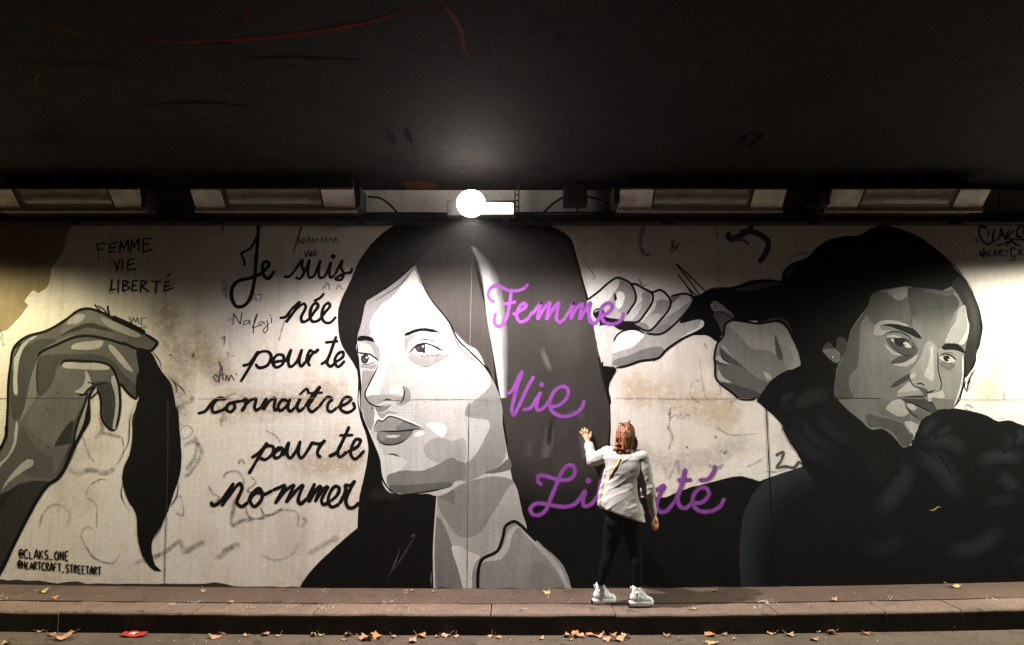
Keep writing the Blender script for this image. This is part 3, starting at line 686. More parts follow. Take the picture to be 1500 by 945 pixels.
for s_ in ('O 750,225 800,228', 'O 775,240 825,250', 'O 640,293 645,306', 'O 680,296 690,310', 'O 720,297 735,308', 'O 760,294 775,304', 'O 550,275 530,290'): g.stroke(s_, 5, K0)
g.done()
g = Paint('painted_eye', pw.o)
g.poly('O 85,286 150,285 210,300 242,336* 200,366 120,376 104,330', 0.88).poly('O 108,330 120,300 165,294 178,330 160,366 122,366', 0.03).poly('O 125,320 150,330 150,350 130,350', 0.08).disc('O 160,318', 8, 0.9)
g.stroke('O 78,272 120,282 190,292 240,326 266,350', 15.6, K0, taper=0.15).stroke('O 108,376 180,374 252,350', 9.1, K0, taper=0.3).stroke('O 240,330 262,345', 12, 0.06); g.done()
g = Paint('painted_eyebrow', pw.o); g.poly('O 485,130* 500,105 570,75 650,62 730,72 802,101* 730,98 640,88 560,110 520,126', K0); g.done()
g = Paint('painted_eyebrow', pw.o); g.poly('O 78,176* 90,136 150,130 205,145 232,187* 160,172', K0); g.done()
g = Paint('painted_nose', pw.o)
g.stroke('O 262,345 250,410 205,500 160,590 147,640 165,690 215,730 270,742 345,718', 13.0, K0, taper=0.2).stroke('O 458,560 485,600 480,660 455,712 432,740', 13.0, K0, taper=0.35); g.done()
g = Paint('painted_lips', pw.o)
g.stroke('T 158,240 162,195 195,138 235,147 290,104 350,112 450,148 600,215', 12, 0.88, taper=0.15)
g.poly('T 185,255 168,232 180,180 205,150 235,162 290,122 340,125 440,163 570,216 480,237 300,246 230,246', 0.31).poly('T 350,225 400,180 440,165 565,215 530,230 440,238 370,240', 0.20)
g.poly('T 192,268 230,248 320,250 440,245 505,240 470,296 400,341 320,359 250,356 205,322', 0.17).poly('T 200,262 260,258 300,275 260,320 230,330 205,300', 0.27).poly('T 266,290 330,278 388,284 370,300 290,303', 0.62)
g.stroke('T 168,255 166,220 180,180 205,150 235,162 290,122 340,125 440,163 560,212 600,226', 10.4, K0, taper=0.2).stroke('T 190,264 230,246 320,249 440,241 545,228 592,238', 13.0, K0, taper=0.25).stroke('T 188,280 205,325 250,358 320,363 400,343 472,294', 11.7, K0, taper=0.25)
g.done()
g = Paint('painted_neck', pw.o)
for s_, c_ in (('H 440,468 520,440 600,400 700,372 792,392 835,540 850,620 780,600 720,715 632,800 628,900 428,900 424,700 430,600', 0.40),
   ('H 440,470 480,452 515,430 560,405 620,386 700,372 790,392 760,440 700,540 640,630 580,655 530,640 480,570 445,500', 0.25), ('H 440,470 480,455 515,432 520,500 480,480', 0.17),
   ('H 660,355 720,330 775,290 782,335 700,357', 0.15), ('H 435,560 460,570 500,660 530,780 556,900 430,900 432,700', 0.20), ('H 508,700 540,690 590,720 642,745 632,900 570,900 540,800', 0.66)): g.poly(s_, c_)
g.stroke('H 439,468 431,600 426,700 430,900', 9, 0.62, cap=False).stroke('H 434,460 424,600 418,700 420,905', 9, K0, cap=False); g.done()
g = Paint('painted_collar', pw.o)
g.poly('J -90,840* -88,750 -60,690 0,660 42,632 62,562 92,527 128,527 165,562 240,632 318,702 350,762 374,840*', 0.29)
g.poly('J -80,740 -50,690 0,668 50,640 70,580 100,540 132,542 112,552 95,582 76,652 40,692 -20,700 -60,720', 0.52).poly('J 125,532 200,602 300,702 348,790 368,838 345,838 318,770 260,692 150,572', 0.46).poly('J 200,700 280,740 340,838 180,838', 0.24)
g.stroke('H 630,905 632,810 650,755 720,716 746,650 758,602 795,580 822,592 858,628 900,668', 15, K0, cap=False); g.done()

# ---- right: woman cutting her own hair
NVK = (0.0034, 0.0040, 0.0048)
LAYER[0] = 0.0019
rw = Paint('painted_woman', wall, 'dark portrait of a woman cutting her own ponytail')
rw.poly('L 480,394* 510,382 680,325* d 225,350 165,235 120,170 28,90* V 480,842 520,780 600,700 700,640 800,604* 900,620 d 385,60 470,130 560,210 610,205 660,250 700,292* 742,292* 770,210 800,160 850,130 930,120 1000,130 1080,150 1140,180 1190,175 1260,200 1400,240* 1400,975* -53,975* L 378,750 382,640 400,540 440,450', NVK)
rw.done()
h = Paint('painted_hair', rw.o)
KH = (0.0025, 0.0025, 0.0026)
h.poly('K 165,400 210,380 250,358 330,352 430,328 520,318 580,320* 590,285 620,250 700,212 740,170 800,130 870,115 945,113 M 185,113* 225,85 290,62 350,73 450,110 530,165 610,240 670,310 715,385 745,470 755,540 745,595 728,650 720,705 682,762* 620,800 500,880 150,880 60,760 K 830,860 800,900 720,800 670,720 640,560 560,505 420,505 320,500 318,540 300,580 285,600 240,572 190,570 60,560 130,480', KH)
h.poly('M 610,345 640,300 690,340 730,440 745,540 735,600 715,690 675,755 668,640 690,540 680,470 650,400', (0.022, 0.022, 0.021))
h.stroke('M 650,320 700,420 720,520 705,620', 40, (0.045, 0.045, 0.042), edge=(0.022, 0.022, 0.021))
for s_ in ('K 370,362 430,340 510,328 580,332 500,352 430,366', 'K 602,300 615,270 662,238 640,262 614,300'): h.poly(s_, (0.10, 0.10, 0.105))
for s_, w_ in (('K 250,365 330,350 370,358', 3), ('K 210,385 260,355 350,350', 4), ('K 355,362 430,325 520,316 590,322', 8), ('K 588,320 592,280 630,245 720,215', 10), ('K 610,230 650,200 720,185', 4), ('M 520,160 600,225 660,290 700,360', 4), ('M 590,235 650,290 690,350', 4), ('M 745,590 738,620 725,650', 5), ('M 725,720 700,760 680,800', 6), ('M 705,740 690,790 680,835', 7), ('M 680,770 672,810 690,835', 4), ('R 800,450 790,490 770,540', 6), ('R 640,110 700,250 705,330', 6)): h.stroke(s_, w_, KH, taper=0.3)
h.stroke('M 575,235 640,275 690,330 720,390', 4, 0.35, taper=0.4); h.done()
LAYER[0] += STEP
f = Paint('painted_face', rw.o)
f.poly('M 0,560 160,560 150,700 130,900 60,930 -60,930 -80,700', KH)
f.poly('M 255,378 330,355 410,345 470,360 540,372 610,345* 650,400 680,470 690,540 674,640 668,740 655,830 620,905 560,912 500,935 N 480,100 440,170 415,228 385,237 340,185 290,152 240,155 190,112 130,62 80,0 M 78,740 100,680 130,605 150,540 220,440', 0.162)
for s_, c_ in (
  ('Q 450,80 440,200 360,320 350,450 330,690 270,760 260,860 290,960 140,960 150,740 230,560 270,400 370,250 440,130', 0.083),
  ('S -60,400 60,420 140,440 250,480 300,560 345,582 310,664 240,664 180,570 80,512 -40,500', 0.083),
  ('S 0,250 60,400 140,425 250,470 290,540 345,575 320,450 300,400 200,410 110,345 150,290', 0.138),
  ('Q 465,60 590,50 660,110 760,100 795,230 790,350 700,300 560,290 490,330 420,260 430,150', 0.094),
  ('R 170,15 400,20 560,60 620,130 600,200 520,260 440,320 400,420 310,440 210,350 205,250 180,110', 0.055),
  ('Q 590,45 650,20 740,5 765,20 760,70 720,110 680,118 640,95', 0.251),
  ('R 500,480 540,380 590,300 620,190 670,160 682,270 690,380 660,482 560,492', 0.309),
  ('R 676,200 690,260 707,340 692,440 652,500 620,495 675,400 690,330', 0.491),
  ('R 440,540 560,535 630,560 655,600 645,800 600,960 470,960 468,830 440,700', 0.239),
  ('Q 475,412 480,350 510,310 580,290 700,305 780,342 620,327 530,337 540,372 620,382 560,412 530,422', 0.290),
  ('Q 580,450 620,440 740,440 830,500 850,560 790,595 700,582 620,520', 0.061),
  ('Q 570,490 600,520 650,565 712,587 660,592 610,562 578,522', 0.318),
  ('Q 615,662 700,602 790,600 852,575 790,622 720,657', 0.055),
  ('Q 640,672 720,662 800,622 852,585 832,642 760,687 690,687', 0.356),
  ('R 25,872 60,830 180,758 190,792 120,842 50,872', 0.049),
  ('R 85,917 130,872 195,820 240,866 292,892 200,906', 0.374),
  ('S 200,215 400,190 420,225 330,237 210,247', 0.263),
  ('S 105,345 150,290 200,268 258,275 270,330 300,385 260,412 200,410 140,375', 0.374),
  ('S 265,465 310,455 385,490 365,552 342,566 300,530', 0.431),
  ('S 468,225 500,215 560,200 592,190 612,252 560,256 502,252 492,287 476,287', 0.412)):
    f.poly(s_, c_)
f.strip('R 208,220 330,190 450,170 605,150', 'R 215,350 300,440 400,470 520,400', 0.05, 0.165)
f.poly('R 300,40 420,60 540,78 590,25 480,40 380,20', 0.094)
f.stroke('R 652,590 652,750 640,850 610,945 S 690,330', 14, 0.62, taper=0.1); f.stroke('R 672,560 668,750 655,860 632,945 S 745,260 690,345', 15, K0, taper=0.1); f.done()
g = Paint('painted_ear', rw.o)
g.poly('Q 25,547 80,480 140,530 160,440 210,440 240,480 230,560 180,640 150,660 110,640 60,600', 0.049).poly('Q 28,545 130,540 180,580 176,640 146,660 100,632 60,592', 0.162).disc('Q 118,608', 13, 0.03).disc('Q 118,608', 8, 0.7); g.done()
g = Paint('painted_eyebrow', rw.o); g.poly('Q 525,332* 620,320 740,340 830,375 892,452* 860,447 760,402 660,362 600,342', K0); g.done()
g = Paint('painted_eyebrow', rw.o); g.poly('R 465,527* 500,495 560,490 620,505 670,560 682,584* 640,566 570,546 490,546', K0); g.done()
g = Paint('painted_eye', rw.o)
g.poly('Q 583,432 640,417 722,440 690,442 620,442', 0.337).poly('Q 618,456 660,448 662,487 640,477', 0.396).poly('Q 716,492 760,474 802,502 790,527 750,522', 0.436).poly('Q 646,452 722,458 748,500 705,520 662,496', 0.011).disc('Q 735,492', 7, 0.85)
g.stroke('Q 540,428 600,397 680,390 760,420 832,490', 14, 0.025, taper=0.25).stroke('Q 598,440 660,446 740,460 832,542', 10, K0, taper=0.2).stroke('Q 645,515 700,575 770,597 835,580', 8, K0, taper=0.3); g.done()
g = Paint('painted_eye', rw.o)
g.poly('R 450,652 520,680 590,670 545,722 470,692', 0.132).poly('R 450,612 500,590 560,605 592,642 540,657 480,642', 0.475).poly('R 482,600 530,600 542,635 500,646', 0.011).disc('R 532,632', 7, 0.85)
g.stroke('R 443,602 500,583 560,603 602,648', 14, K0, taper=0.2).stroke('R 455,640 520,667 588,660', 7, K0, taper=0.3).stroke('R 470,578 530,568 590,590', 5, 0.03, taper=0.3); g.done()
g = Paint('painted_nose', rw.o)
g.poly('R 330,490 370,470 420,510 440,560 440,700 470,830 450,902 350,905 240,862 190,790 190,740 230,690 290,600', 0.263).poly('R 375,525 390,515 400,640 405,740 395,812 340,792 320,760 350,680 370,600', 0.459).poly('R 195,770 220,750 246,760 236,787 200,797', 0.393)
g.poly('R 240,862 330,880 350,905 330,960 290,900', 0.077).stroke('R 222,724 190,760 195,810 240,866 292,884', 10, K0, taper=0.3).stroke('R 240,845 290,838 328,862', 13, K0, taper=0.3).stroke('R 430,535 438,650 440,730 465,830 456,892 430,907 412,890', 10, K0, taper=0.2).stroke('R 325,900 345,915 420,892', 14, K0, taper=0.3); g.done()
g = Paint('painted_lips', rw.o)
g.poly('S 240,262 330,240 400,240 440,270 492,292 545,357 500,382 400,332 280,292', 0.049).poly('S 268,290 330,310 420,360 505,386 440,422 400,452 330,382 290,332', 0.120).poly('S 283,312 310,300 372,335 352,362 310,347', 0.393)
g.stroke('S 190,252 330,240 410,240 440,265 465,287 500,291 548,360', 8, K0, taper=0.2).stroke('S 240,268 380,322 505,384', 9, K0, taper=0.2).stroke('S 278,325 330,392 412,445', 9, K0, taper=0.3); g.done()
# hand pulling the hair, seen left of her
g = Paint('painted_hand', rw.o)
g.poly('U 5,232 90,167 130,130 205,80 250,90 300,120 340,125 385,150 450,180 510,165 550,190 575,210 680,190 735,220 690,310 640,390 720,370 790,362 816,388 808,425 760,455 660,502 560,572 490,636 380,656 270,690 190,702 110,697* 100,640 60,500 40,380 0,330', (0.40, 0.385, 0.39))
for s_, c_ in (
  ('U 10,237 90,175 140,130 200,90 222,110 215,140 180,190 130,260 70,300 35,350 15,320', 0.74), ('U 235,100 290,125 330,200 330,240 290,310 250,330 215,310 245,260 265,210 240,175 200,180 215,140 225,110', (0.30, 0.285, 0.285)),
  ('U 208,180 250,180 260,220 230,290 200,280 200,240', 0.78), ('U 320,142 345,140 385,170 380,230 330,290 290,332 335,220', 0.66), ('U 380,190 420,180 445,200 440,270 390,330 350,380 290,378 310,330 380,250', (0.31, 0.295, 0.295)), ('U 270,350 330,290 380,260 350,330 300,380 260,378', 0.48),
  ('U 450,190 510,175 555,205 570,240 490,235 470,280 420,340 370,392 365,370 430,290', 0.66), ('U 490,235 572,240 570,282 520,360 470,410 430,432 380,402 450,330 475,290', (0.29, 0.275, 0.275)), ('U 370,395 470,330 520,340 470,410 430,432', 0.46),
  ('U 580,215 640,205 600,260 560,330 520,370 570,290', 0.20), ('U 640,215 700,205 715,230 680,270 560,340 500,382 540,320', 0.62), ('U 712,245 690,300 590,400 530,456 470,432 520,380 620,310', (0.31, 0.295, 0.295)), ('U 480,430 530,400 580,410 530,460 470,470 400,460', 0.22),
  ('U 45,380 80,360 130,390 230,440 190,490 175,590 165,692 110,692 60,490', 0.56), ('U 175,597 180,540 215,480 270,445 330,445 395,475 370,510 310,560 240,582', 0.88),
  ('U 180,682 190,650 280,620 420,565 510,560 532,580 480,632 370,652 260,687', (0.20, 0.19, 0.19)), ('U 790,375 815,390 805,420 740,455 650,497 700,460 770,420', 0.70),
  ('U 40,332 110,300 130,350 250,372 260,387 340,387 392,432 340,442 290,437 230,442 170,412 90,412 80,425* 85,390 60,360', K0), ('U 188,185 207,222 190,242', K0), ('U 330,390 390,390 430,430 380,440', (0.22, 0.21, 0.21))):
    g.poly(s_, c_)
for s_, w_ in (('U -5,240 90,167 130,130 205,80 250,90 300,120 335,190 335,240 290,312 268,342', 15.6), ('U 295,122 340,125 385,150 450,190 450,250 400,330 350,385 250,385', 15.6), ('U 385,150 450,180 510,165 575,232 570,292 500,382 440,442 390,442 338,408', 15.6), ('U 570,210 680,190 735,225 690,312 560,442 500,472 400,466', 15.6),
   ('U 640,396 720,370 790,362 818,390 800,432 660,502 550,577 490,636 370,656 270,690 190,704', 15.6), ('U 190,702 110,697 108,660', 13.0), ('U 182,522 215,470 280,440 340,440 400,466', 13.0), ('U 40,335 60,300 110,298', 11.7), ('U 465,640 462,660', 7.8)): g.stroke(s_, w_, K0, taper=0.04)
g.poly('U 110,697 190,704 200,720 150,830 165,950 150,950 130,830', K0); g.done()
# fist and scissors
h2 = Paint('painted_hair', rw.o); h2.poly('V 470,262 690,250 900,262 900,650 740,650 640,500', KH); h2.done()
g = Paint('painted_scissors', rw.o)
g.poly('V 130,205 200,200 292,232 230,267 205,362 170,290', 0.075).poly('V 110,150 120,120 150,110 180,125 297,227* 240,202 190,187 140,190 118,170', 0.22).stroke('V 160,165 146,168 138,157 146,145 160,150', 5, K0)
for s_ in ('K 235,372 165,305 95,240 150,310 205,385', 'K 195,392 150,350 105,290 145,345 180,400'): g.stroke(s_, 6, K0)
g.done()
g = Paint('painted_fist', rw.o)
g.stroke('V 480,280 560,255 640,245 690,270 745,360', 18, (0.05, 0.05, 0.052), taper=0.3)
g.poly('V 225,292 270,265 350,268 480,287 560,275 620,270 680,300 740,400 780,490 800,560 800,606 700,642 600,702 520,782 485,838 440,862 330,857 290,822 160,712 150,580 145,540 165,440 210,380', 0.225)
for s_, c_ in (('V 250,300 280,268 480,289 620,272 680,305 740,400 780,490 800,580 792,610 700,637 670,550 640,450 612,362 600,420 612,522 560,492 480,482 420,472 330,372', 0.36), ('V 605,370 640,450 667,552 640,562 615,512 605,430', 0.09), ('V 170,612 300,602 390,642 470,702 542,742 500,812 330,767 270,742 200,692', 0.135),
   ('V 185,470 250,530 330,590 402,642 300,602 220,572 190,532', 0.08), ('V 145,560 242,597 160,602', 0.07), ('V 185,737 250,742 330,762 492,822 480,852 330,857 280,812', 0.07), ('V 188,448 220,465 280,540 350,600 402,642 330,592 250,522', 0.46), ('V 150,552 172,530 200,560 247,594 190,582', 0.46), ('V 165,702 172,640 200,690 268,738 200,727', 0.44), ('V 520,650 578,697 545,717', 0.48),
   ('V 645,450 690,460 740,540 700,635 672,550', 0.30)): g.poly(s_, c_)
g.stroke('V 485,840 440,864 330,860 285,824 155,714 145,600 138,545 160,440 208,380 222,292 270,260 350,265 480,284 560,272 620,266 684,298 745,400 785,490 806,565 803,606', 17, K0, taper=0.03)
g.stroke('V 205,460 260,530 400,640', 5, K0, taper=0.4).stroke('V 190,480 200,540 240,580', 5, K0, taper=0.3); g.done()
# airbrushed folds in the black jacket
g = Paint('painted_sleeve_folds', rw.o)
BL, BL2 = (0.036, 0.044, 0.054), (0.020, 0.024, 0.030)
g.strip('L 680,330 520,385 460,440 410,540 392,650 388,780 398,890', 'L 760,420 640,500 580,560 540,640 520,720 510,800 520,890', (0.026, 0.031, 0.041), NVK)
for s_, w_, c_ in (('d 560,610 650,530 710,430 745,340', 70, BL), ('d 735,325 820,345 880,400 940,480 1010,510', 70, BL), ('d 490,735 540,765 600,770 660,740 715,680', 60, BL2), ('d 880,770 1000,772 1080,740 1180,650', 60, BL), ('d 785,300 830,272 890,265 950,290 1000,340', 50, BL), ('d 785,260 820,205 870,165', 34, BL), ('d 840,245 890,225 935,200', 26, BL),
   ('d 1040,390 1090,352 1170,340 1280,350', 50, BL), ('d 1130,420 1190,460 1235,520', 50, BL), ('d 1228,300 1235,260 1270,220', 40, BL), ('d 1150,310 1190,270 1210,230', 36, BL2), ('d 140,60 160,110 200,125', 30, BL2), ('d 190,130 230,90 300,60 370,70', 50, (0.032, 0.036, 0.042)), ('d 210,60 160,70 150,110', 22, BL),
   ('d 210,140 260,230 340,300 430,320', 46, BL2), ('d 300,130 360,210 450,270 500,290', 40, BL2), ('d 180,190 240,290 330,350 400,400', 50, BL2), ('d 1200,845 1250,815 1300,790', 26, BL2), ('d 1060,540 1160,545 1240,520', 40, BL2), ('d 560,310 600,400 640,460', 80, (0.014, 0.016, 0.018))):
    g.stroke(s_, w_*1.7, tuple(v*0.50 for v in c_), edge=NVK, cap=False)
g.stroke('d 735,292 820,330 880,385', 10, K0, taper=0.4).stroke('d 790,300 850,315 960,480', 9, K0, taper=0.4); g.done()
g = Paint('yellow_mark', wall, 'tiny yellow scratch on the black jacket'); g.stroke('d 820,592 845,588 862,576 880,577', 6, (0.45, 0.33, 0.12), taper=0.3); g.done()

# ---- the words
INK = (0.005, 0.0046, 0.0045)
def word(label, strokes, w, col, dots=(), name='lettering', **k):
    LAYER[0] = 0.0034 if label.startswith('purple') else 0.0019
    spray = label.startswith('purple')
    p = Paint(name, wall, label, mat=MAT['spray_paint'] if spray else None)
    for s_ in strokes:
        ww = w
        if isinstance(s_, tuple): s_, ww = s_
        if spray: p.stroke(s_.replace('*', ''), ww*1.75, tuple(col) + (0.55,), soft=True)
        p.stroke(s_, ww, col, jit=0.18, **k)
    for s_, r_ in dots: p.disc(s_, r_, col)
    p.done(); return p
word('thick black script reading Je suis', [
  ('W 252,10 248,120 238,250 225,400 200,500 160,550 112,552 85,500 87,440 120,397 200,375 260,352 295,322 318,292 306,272 286,277 277,312 286,360 312,378 340,352 352,328', 22), ('W 242,110 205,185 140,220*', 14), ('W 140,218* 160,260 165,302', 14),
  'W 408,368 450,362 500,300 528,262 525,300 538,345 512,380 484,370', 'W 520,372 560,300 572,265 562,330 572,372 602,360 640,268 630,330 640,374 672,360 706,280 698,340 706,372 732,356', 'W 732,356 778,268 772,310 788,350 770,386 735,380 792,347 832,338 842,308'], 18, INK, [('W 722,240', 16)])
word('thick black script reading née', ['W 385,626 422,620 462,570 516,520*', 'W 516,520* 480,580 424,656*', 'W 424,656* 480,582 536,536 550,560 522,620 528,650 562,640 602,590 628,552 615,532 590,552 576,610 592,648 632,640 672,590 702,552 692,532 666,552 650,610 666,650 702,656 742,618', ('W 600,520 640,500 666,470', 16)], 19, INK)
word('upper black script line reading pour te', ['D 268,712 302,700 342,642*', 'D 342,642* 322,684 260,786', 'D 308,704 345,652 385,646 402,670 382,710 345,720 328,702', 'D 400,700 428,662 456,664 456,700 426,719 410,700 440,690 470,692', 'D 468,694 492,640 480,690 490,716 520,692 542,640 530,690 540,714 562,690', 'D 562,692 580,640 600,652 622,634*', 'D 622,634 588,660 572,695 582,714', 'D 630,706 660,682 702,574*', 'D 702,574* 672,660 660,700 676,714 702,692', 'D 650,604 712,598', 'D 690,700 732,670 732,648 710,655 694,690 710,716 742,688'], 14, INK)
word('thick black script reading connaître', ['X 32,222 70,210 102,170 140,146 168,150 132,152 105,186 110,216 152,206 180,190', 'X 190,172 210,172 216,192 196,214 175,202 185,176 216,165 250,160', 'X 250,164 272,148 262,196 248,212*', 'X 248,212 286,162 320,150 314,190 322,206 348,190', 'X 348,190 372,150 355,206*', 'X 355,206 386,162 416,146 410,190 416,206 436,190', 'X 478,160 452,155 430,186 440,208 472,186 488,155 478,190 490,211 516,190', 'X 516,190 538,152 525,190 535,210 562,190', ('X 535,130 572,100 582,126', 13), 'X 562,190 602,130 640,86*', 'X 640,86 602,150 580,190 596,214 632,188', ('X 585,122 652,118', 13), 'X 632,190 662,150 680,140 702,150', 'X 702,150 680,170 675,202 692,214 722,192', 'X 722,192 770,172 792,150 770,140 745,162 740,200 772,217 808,195 800,164'], 16, INK)
word('lower black script line reading pour te', ['X 298,442 340,412 378,364*', 'X 378,364* 355,404 320,462 284,522', 'X 332,436 370,386 405,386 402,420 366,450 342,442', 'X 402,424 430,392 452,396 442,432 416,442 410,420 442,396', 'X 455,432 482,368 474,420 490,442 522,402 538,364 530,420 546,442 578,402 602,360', 'X 598,366 640,372 664,352*', 'X 664,352 635,388 625,420 642,442', 'X 680,436 722,410 772,310 782,284*', 'X 782,284 762,330 725,410 735,437 772,410', ('X 732,330 802,328', 14), 'X 772,412 822,386 838,355 815,350 795,386 790,426 812,447 858,404'], 17, INK)
word('thick black script reading nommer', ['X 98,656 108,676 140,662 212,564*', 'X 212,564* 150,682*', 'X 150,682 200,612 240,568 252,592 226,660 250,682 282,660', 'X 282,660 300,620 335,592 352,618 345,652 312,682 292,650 325,612 360,622 402,602', 'X 402,602 468,574*', 'X 468,574* 414,668*', 'X 414,668* 470,600 512,572*', 'X 512,572* 468,664*', 'X 468,664* 522,600 556,572*', 'X 556,572 530,645 540,668 575,640',
   'X 575,640 612,566*', 'X 612,566* 580,662*', 'X 580,662* 622,596 644,576*', 'X 644,576* 612,660*', 'X 612,660* 655,594 680,580*', 'X 680,580 645,650 655,672 690,655', 'X 690,655 722,625 732,592 712,582 688,612 678,655 695,684 735,668', 'X 735,668 765,600 758,572*', 'X 758,572 785,578 812,552*', 'X 812,552 785,600 765,655 778,686 805,686 832,660'], 18, INK)
PU = (0.24, 0.062, 0.33)
word('purple script reading Femme', [('Y 108,182 78,168 64,132 85,92 130,80 180,105 240,112 290,97 318,66', 20), 'Y 212,98 202,180 186,260 165,312 130,337 103,312 112,250', ('Y 142,112 128,135', 18), 'Y 155,196 200,190 242,180', 'Y 218,262 270,236 302,210 290,190 260,216 244,270 266,307 312,290 342,242', 'Y 340,262 398,188 385,232 375,298', 'Y 375,296 410,232 452,188 445,232 430,298', 'Y 430,296 470,232 508,188 500,242 495,290 516,310 552,280', 'Y 550,282 602,192 590,242 584,294', 'Y 584,292 620,222 658,192 650,232 640,298', 'Y 640,296 682,222 708,188 700,250 706,302 736,317 772,270', 'Y 772,276 832,240 846,200 815,190 780,216 775,270 800,312 850,322 902,296 918,246'], 21, PU)
word('purple script reading Vie', ['Y 178,760 210,748 245,682 276,622 240,742 214,860 225,904*', 'Y 225,904 262,830 312,720 354,648', 'Y 282,860 330,850 372,790 392,755 370,820 376,862 412,850 452,800', 'Y 448,842 510,832 562,780 566,730 530,714 480,746 450,820 470,872 530,902 602,890 652,850 670,798'], 22, PU, [('Y 402,703', 17)])
word('purple script reading Liberté', ['Z 122,252 90,226 95,187 140,185 210,207 270,217 330,206 362,160 350,115 310,110 270,150 230,240 180,360 150,432 100,472 50,466 35,426 70,392 140,390 220,406 300,411 362,390 410,332 442,285', 'Z 442,296 420,360 430,407 482,390 532,322 585,215 600,150 575,140 550,230 535,330 545,400 590,405 620,360', 'Z 640,380 690,370 720,320 700,300 665,330 660,390 700,420 760,390', 'Z 760,390 800,320 850,310 880,305 960,286 1012,258 980,332 958,400 980,447 1032,442 1092,372', 'Z 1090,382 1150,232 1172,128', 'Z 1172,128* 1140,262 1114,350 1130,407 1172,422 1222,380', 'Z 1108,215 1218,212', 'Z 1220,382 1290,380 1342,322 1320,275 1270,280 1230,330 1225,392 1270,441 1350,446 1422,410 1458,346', 'Z 1268,215 1340,206 1380,150 1389,104'], 27, PU, [('Z 460,222', 22)])
TG = (0.016, 0.015, 0.014)
word('black marker capitals reading FEMME VIE LIBERTÉ', ['a 130,160 138,230', ('a 140,220 146,315', 6), 'a 124,162 212,155', 'a 135,215 187,204', 'a 240,160 236,235', ('a 237,230 235,300', 5), 'a 240,165 312,150', 'a 240,200 292,190', 'a 234,236 288,225',
   'a 325,240 336,140* 360,200* 400,125* 402,226', 'a 420,245 430,130* 450,190* 490,115* 492,232', 'a 530,120 525,236', 'a 530,118 607,115', 'a 530,170 587,155', 'a 525,236 614,206', 'a 280,305 305,390* 326,295', 'a 350,290 346,390', 'a 400,300 396,390', 'a 400,300 462,290', 'a 396,346 452,330', 'a 396,390 472,375',
   'a 260,465 246,562* 292,550', 'a 315,465 310,580', 'a 355,475 350,575', 'a 350,475 402,492 360,520* 416,542 350,572', 'a 440,480 432,572', 'a 440,480 487,478', 'a 436,526 477,520', 'a 432,572 482,556', 'a 510,480 505,582', 'a 510,480 557,492 516,530* 582,577', 'a 600,485 692,490', 'a 645,490 636,590', 'a 720,490 710,576', 'a 720,490 762,485', 'a 715,530 762,520', 'a 710,572 792,540', 'a 735,450 767,415',
   ('a 295,390 297,412', 5), ('a 385,390 383,430', 5), ('a 460,380 460,425', 5), ('a 636,580 632,610', 5), ('a 530,235 532,262', 4), ('a 425,240 425,268', 4), ('a 240,560 238,595', 5), ('a 310,575 312,598', 5), ('a 270,555 272,590', 4), ('a 365,572 366,596', 4), ('a 550,565 550,592', 4), ('a 720,575 722,600', 4)], 15, TG)
word('small faded marker reading ME', ['A 745,95 752,130', 'A 755,135 768,100* 780,125* 792,98* 800,135', 'A 812,105 815,140', 'A 812,105 840,100', 'A 815,140 845,150', 'A 800,155 845,158'], 5, (0.25, 0.23, 0.2))
# stroke font for small signatures
FONT = {
 'A': ['0,10 4,0 7,10', '1.5,6.5 6,6.5'], 'C': ['6.5,1.5 3.5,0 0.8,3 0.8,7 3.5,10 6.5,8.5'], 'E': ['1,0 1,10', '1,0 6,0', '1,5 5,5', '1,10 6,10'], 'F': ['1,0 1,10', '1,0 6,0', '1,5 5,5'], 'H': ['1,0 1,10', '6,0 6,10', '1,5 6,5'],
 'K': ['1,0 1,10', '6,0 1,5.5', '2.5,4.5 6.5,10'], 'L': ['1,0 1,10', '1,10 6,10'], 'M': ['0.5,10 1,0', '1,0 3.5,6', '3.5,6 6,0', '6,0 6.5,10'], 'N': ['1,10 1,0', '1,0 6,10', '6,10 6,0'], 'O': ['3.5,0 1,2.5 1,7.5 3.5,10 6,7.5 6,2.5 3.5,0'],
 'R': ['1,0 1,10', '1,0 5,0.5 5.5,3 1,5.3', '2.5,5 6.5,10'], 'S': ['6,1.5 3.5,0 1.2,2 2,4.5 5.5,6 5.5,9 3,10 1,8.7'], 'T': ['0,0 7,0', '3.5,0 3.5,10'], '_': ['0,10 5,10'], '"': ['1,0 0.5,3', '3,0 2.5,3'],
 '@': ['6.5,8.8 3.5,10 0.5,7 0.5,3 3.5,0 7,2.5 7,6 5.5,6.8 5,4', '5,5 3.6,3.5 2.4,5 3.4,6.8 5,5']}
def write(p, text, x0, y0, x1, y1, h, w, col, small=(), n=6):
    """text along the line (x0,y0)-(x1,y1) of glyph tops; height h, pen width w; photo pixels"""
    m_ = len(text)
    for i, ch in enumerate(text):
        bx = x0 + (x1-x0) * i / m_; by = y0 + (y1-y0) * i / m_; adv = (x1-x0) / m_
        k = adv / 8.2; ky = h / 10.0; by += random.uniform(-.25, .25)
        if i in small: by += h*0.22; ky *= 0.78
        for s_ in FONT.get(ch, []):
            ps = ' '.join('%f,%f' % (bx + float(a.split(',')[0]) * k, by + float(a.split(',')[1]) * ky) for a in s_.split())
            p.stroke('P ' + ps, w, col, n=n)
LAYER[0] = 0.0019
p = Paint('signature', wall, 'small black capitals of two artist handles, lower left')
write(p, '@CLAKS_ONE', 27.5, 804.5, 102, 808.5, 13, 2.1, INK, small=(2,))
write(p, '@HEARTCRAFT_STREETART', 26, 821, 149, 831.5, 11.5, 2.1, INK, small=(2, 3)); p.done()
LAYER[0] = 0.0019
p = Paint('graffiti_tag', wall, 'navy spray tag at the top right corner')
NT = (0.030, 0.026, 0.075)
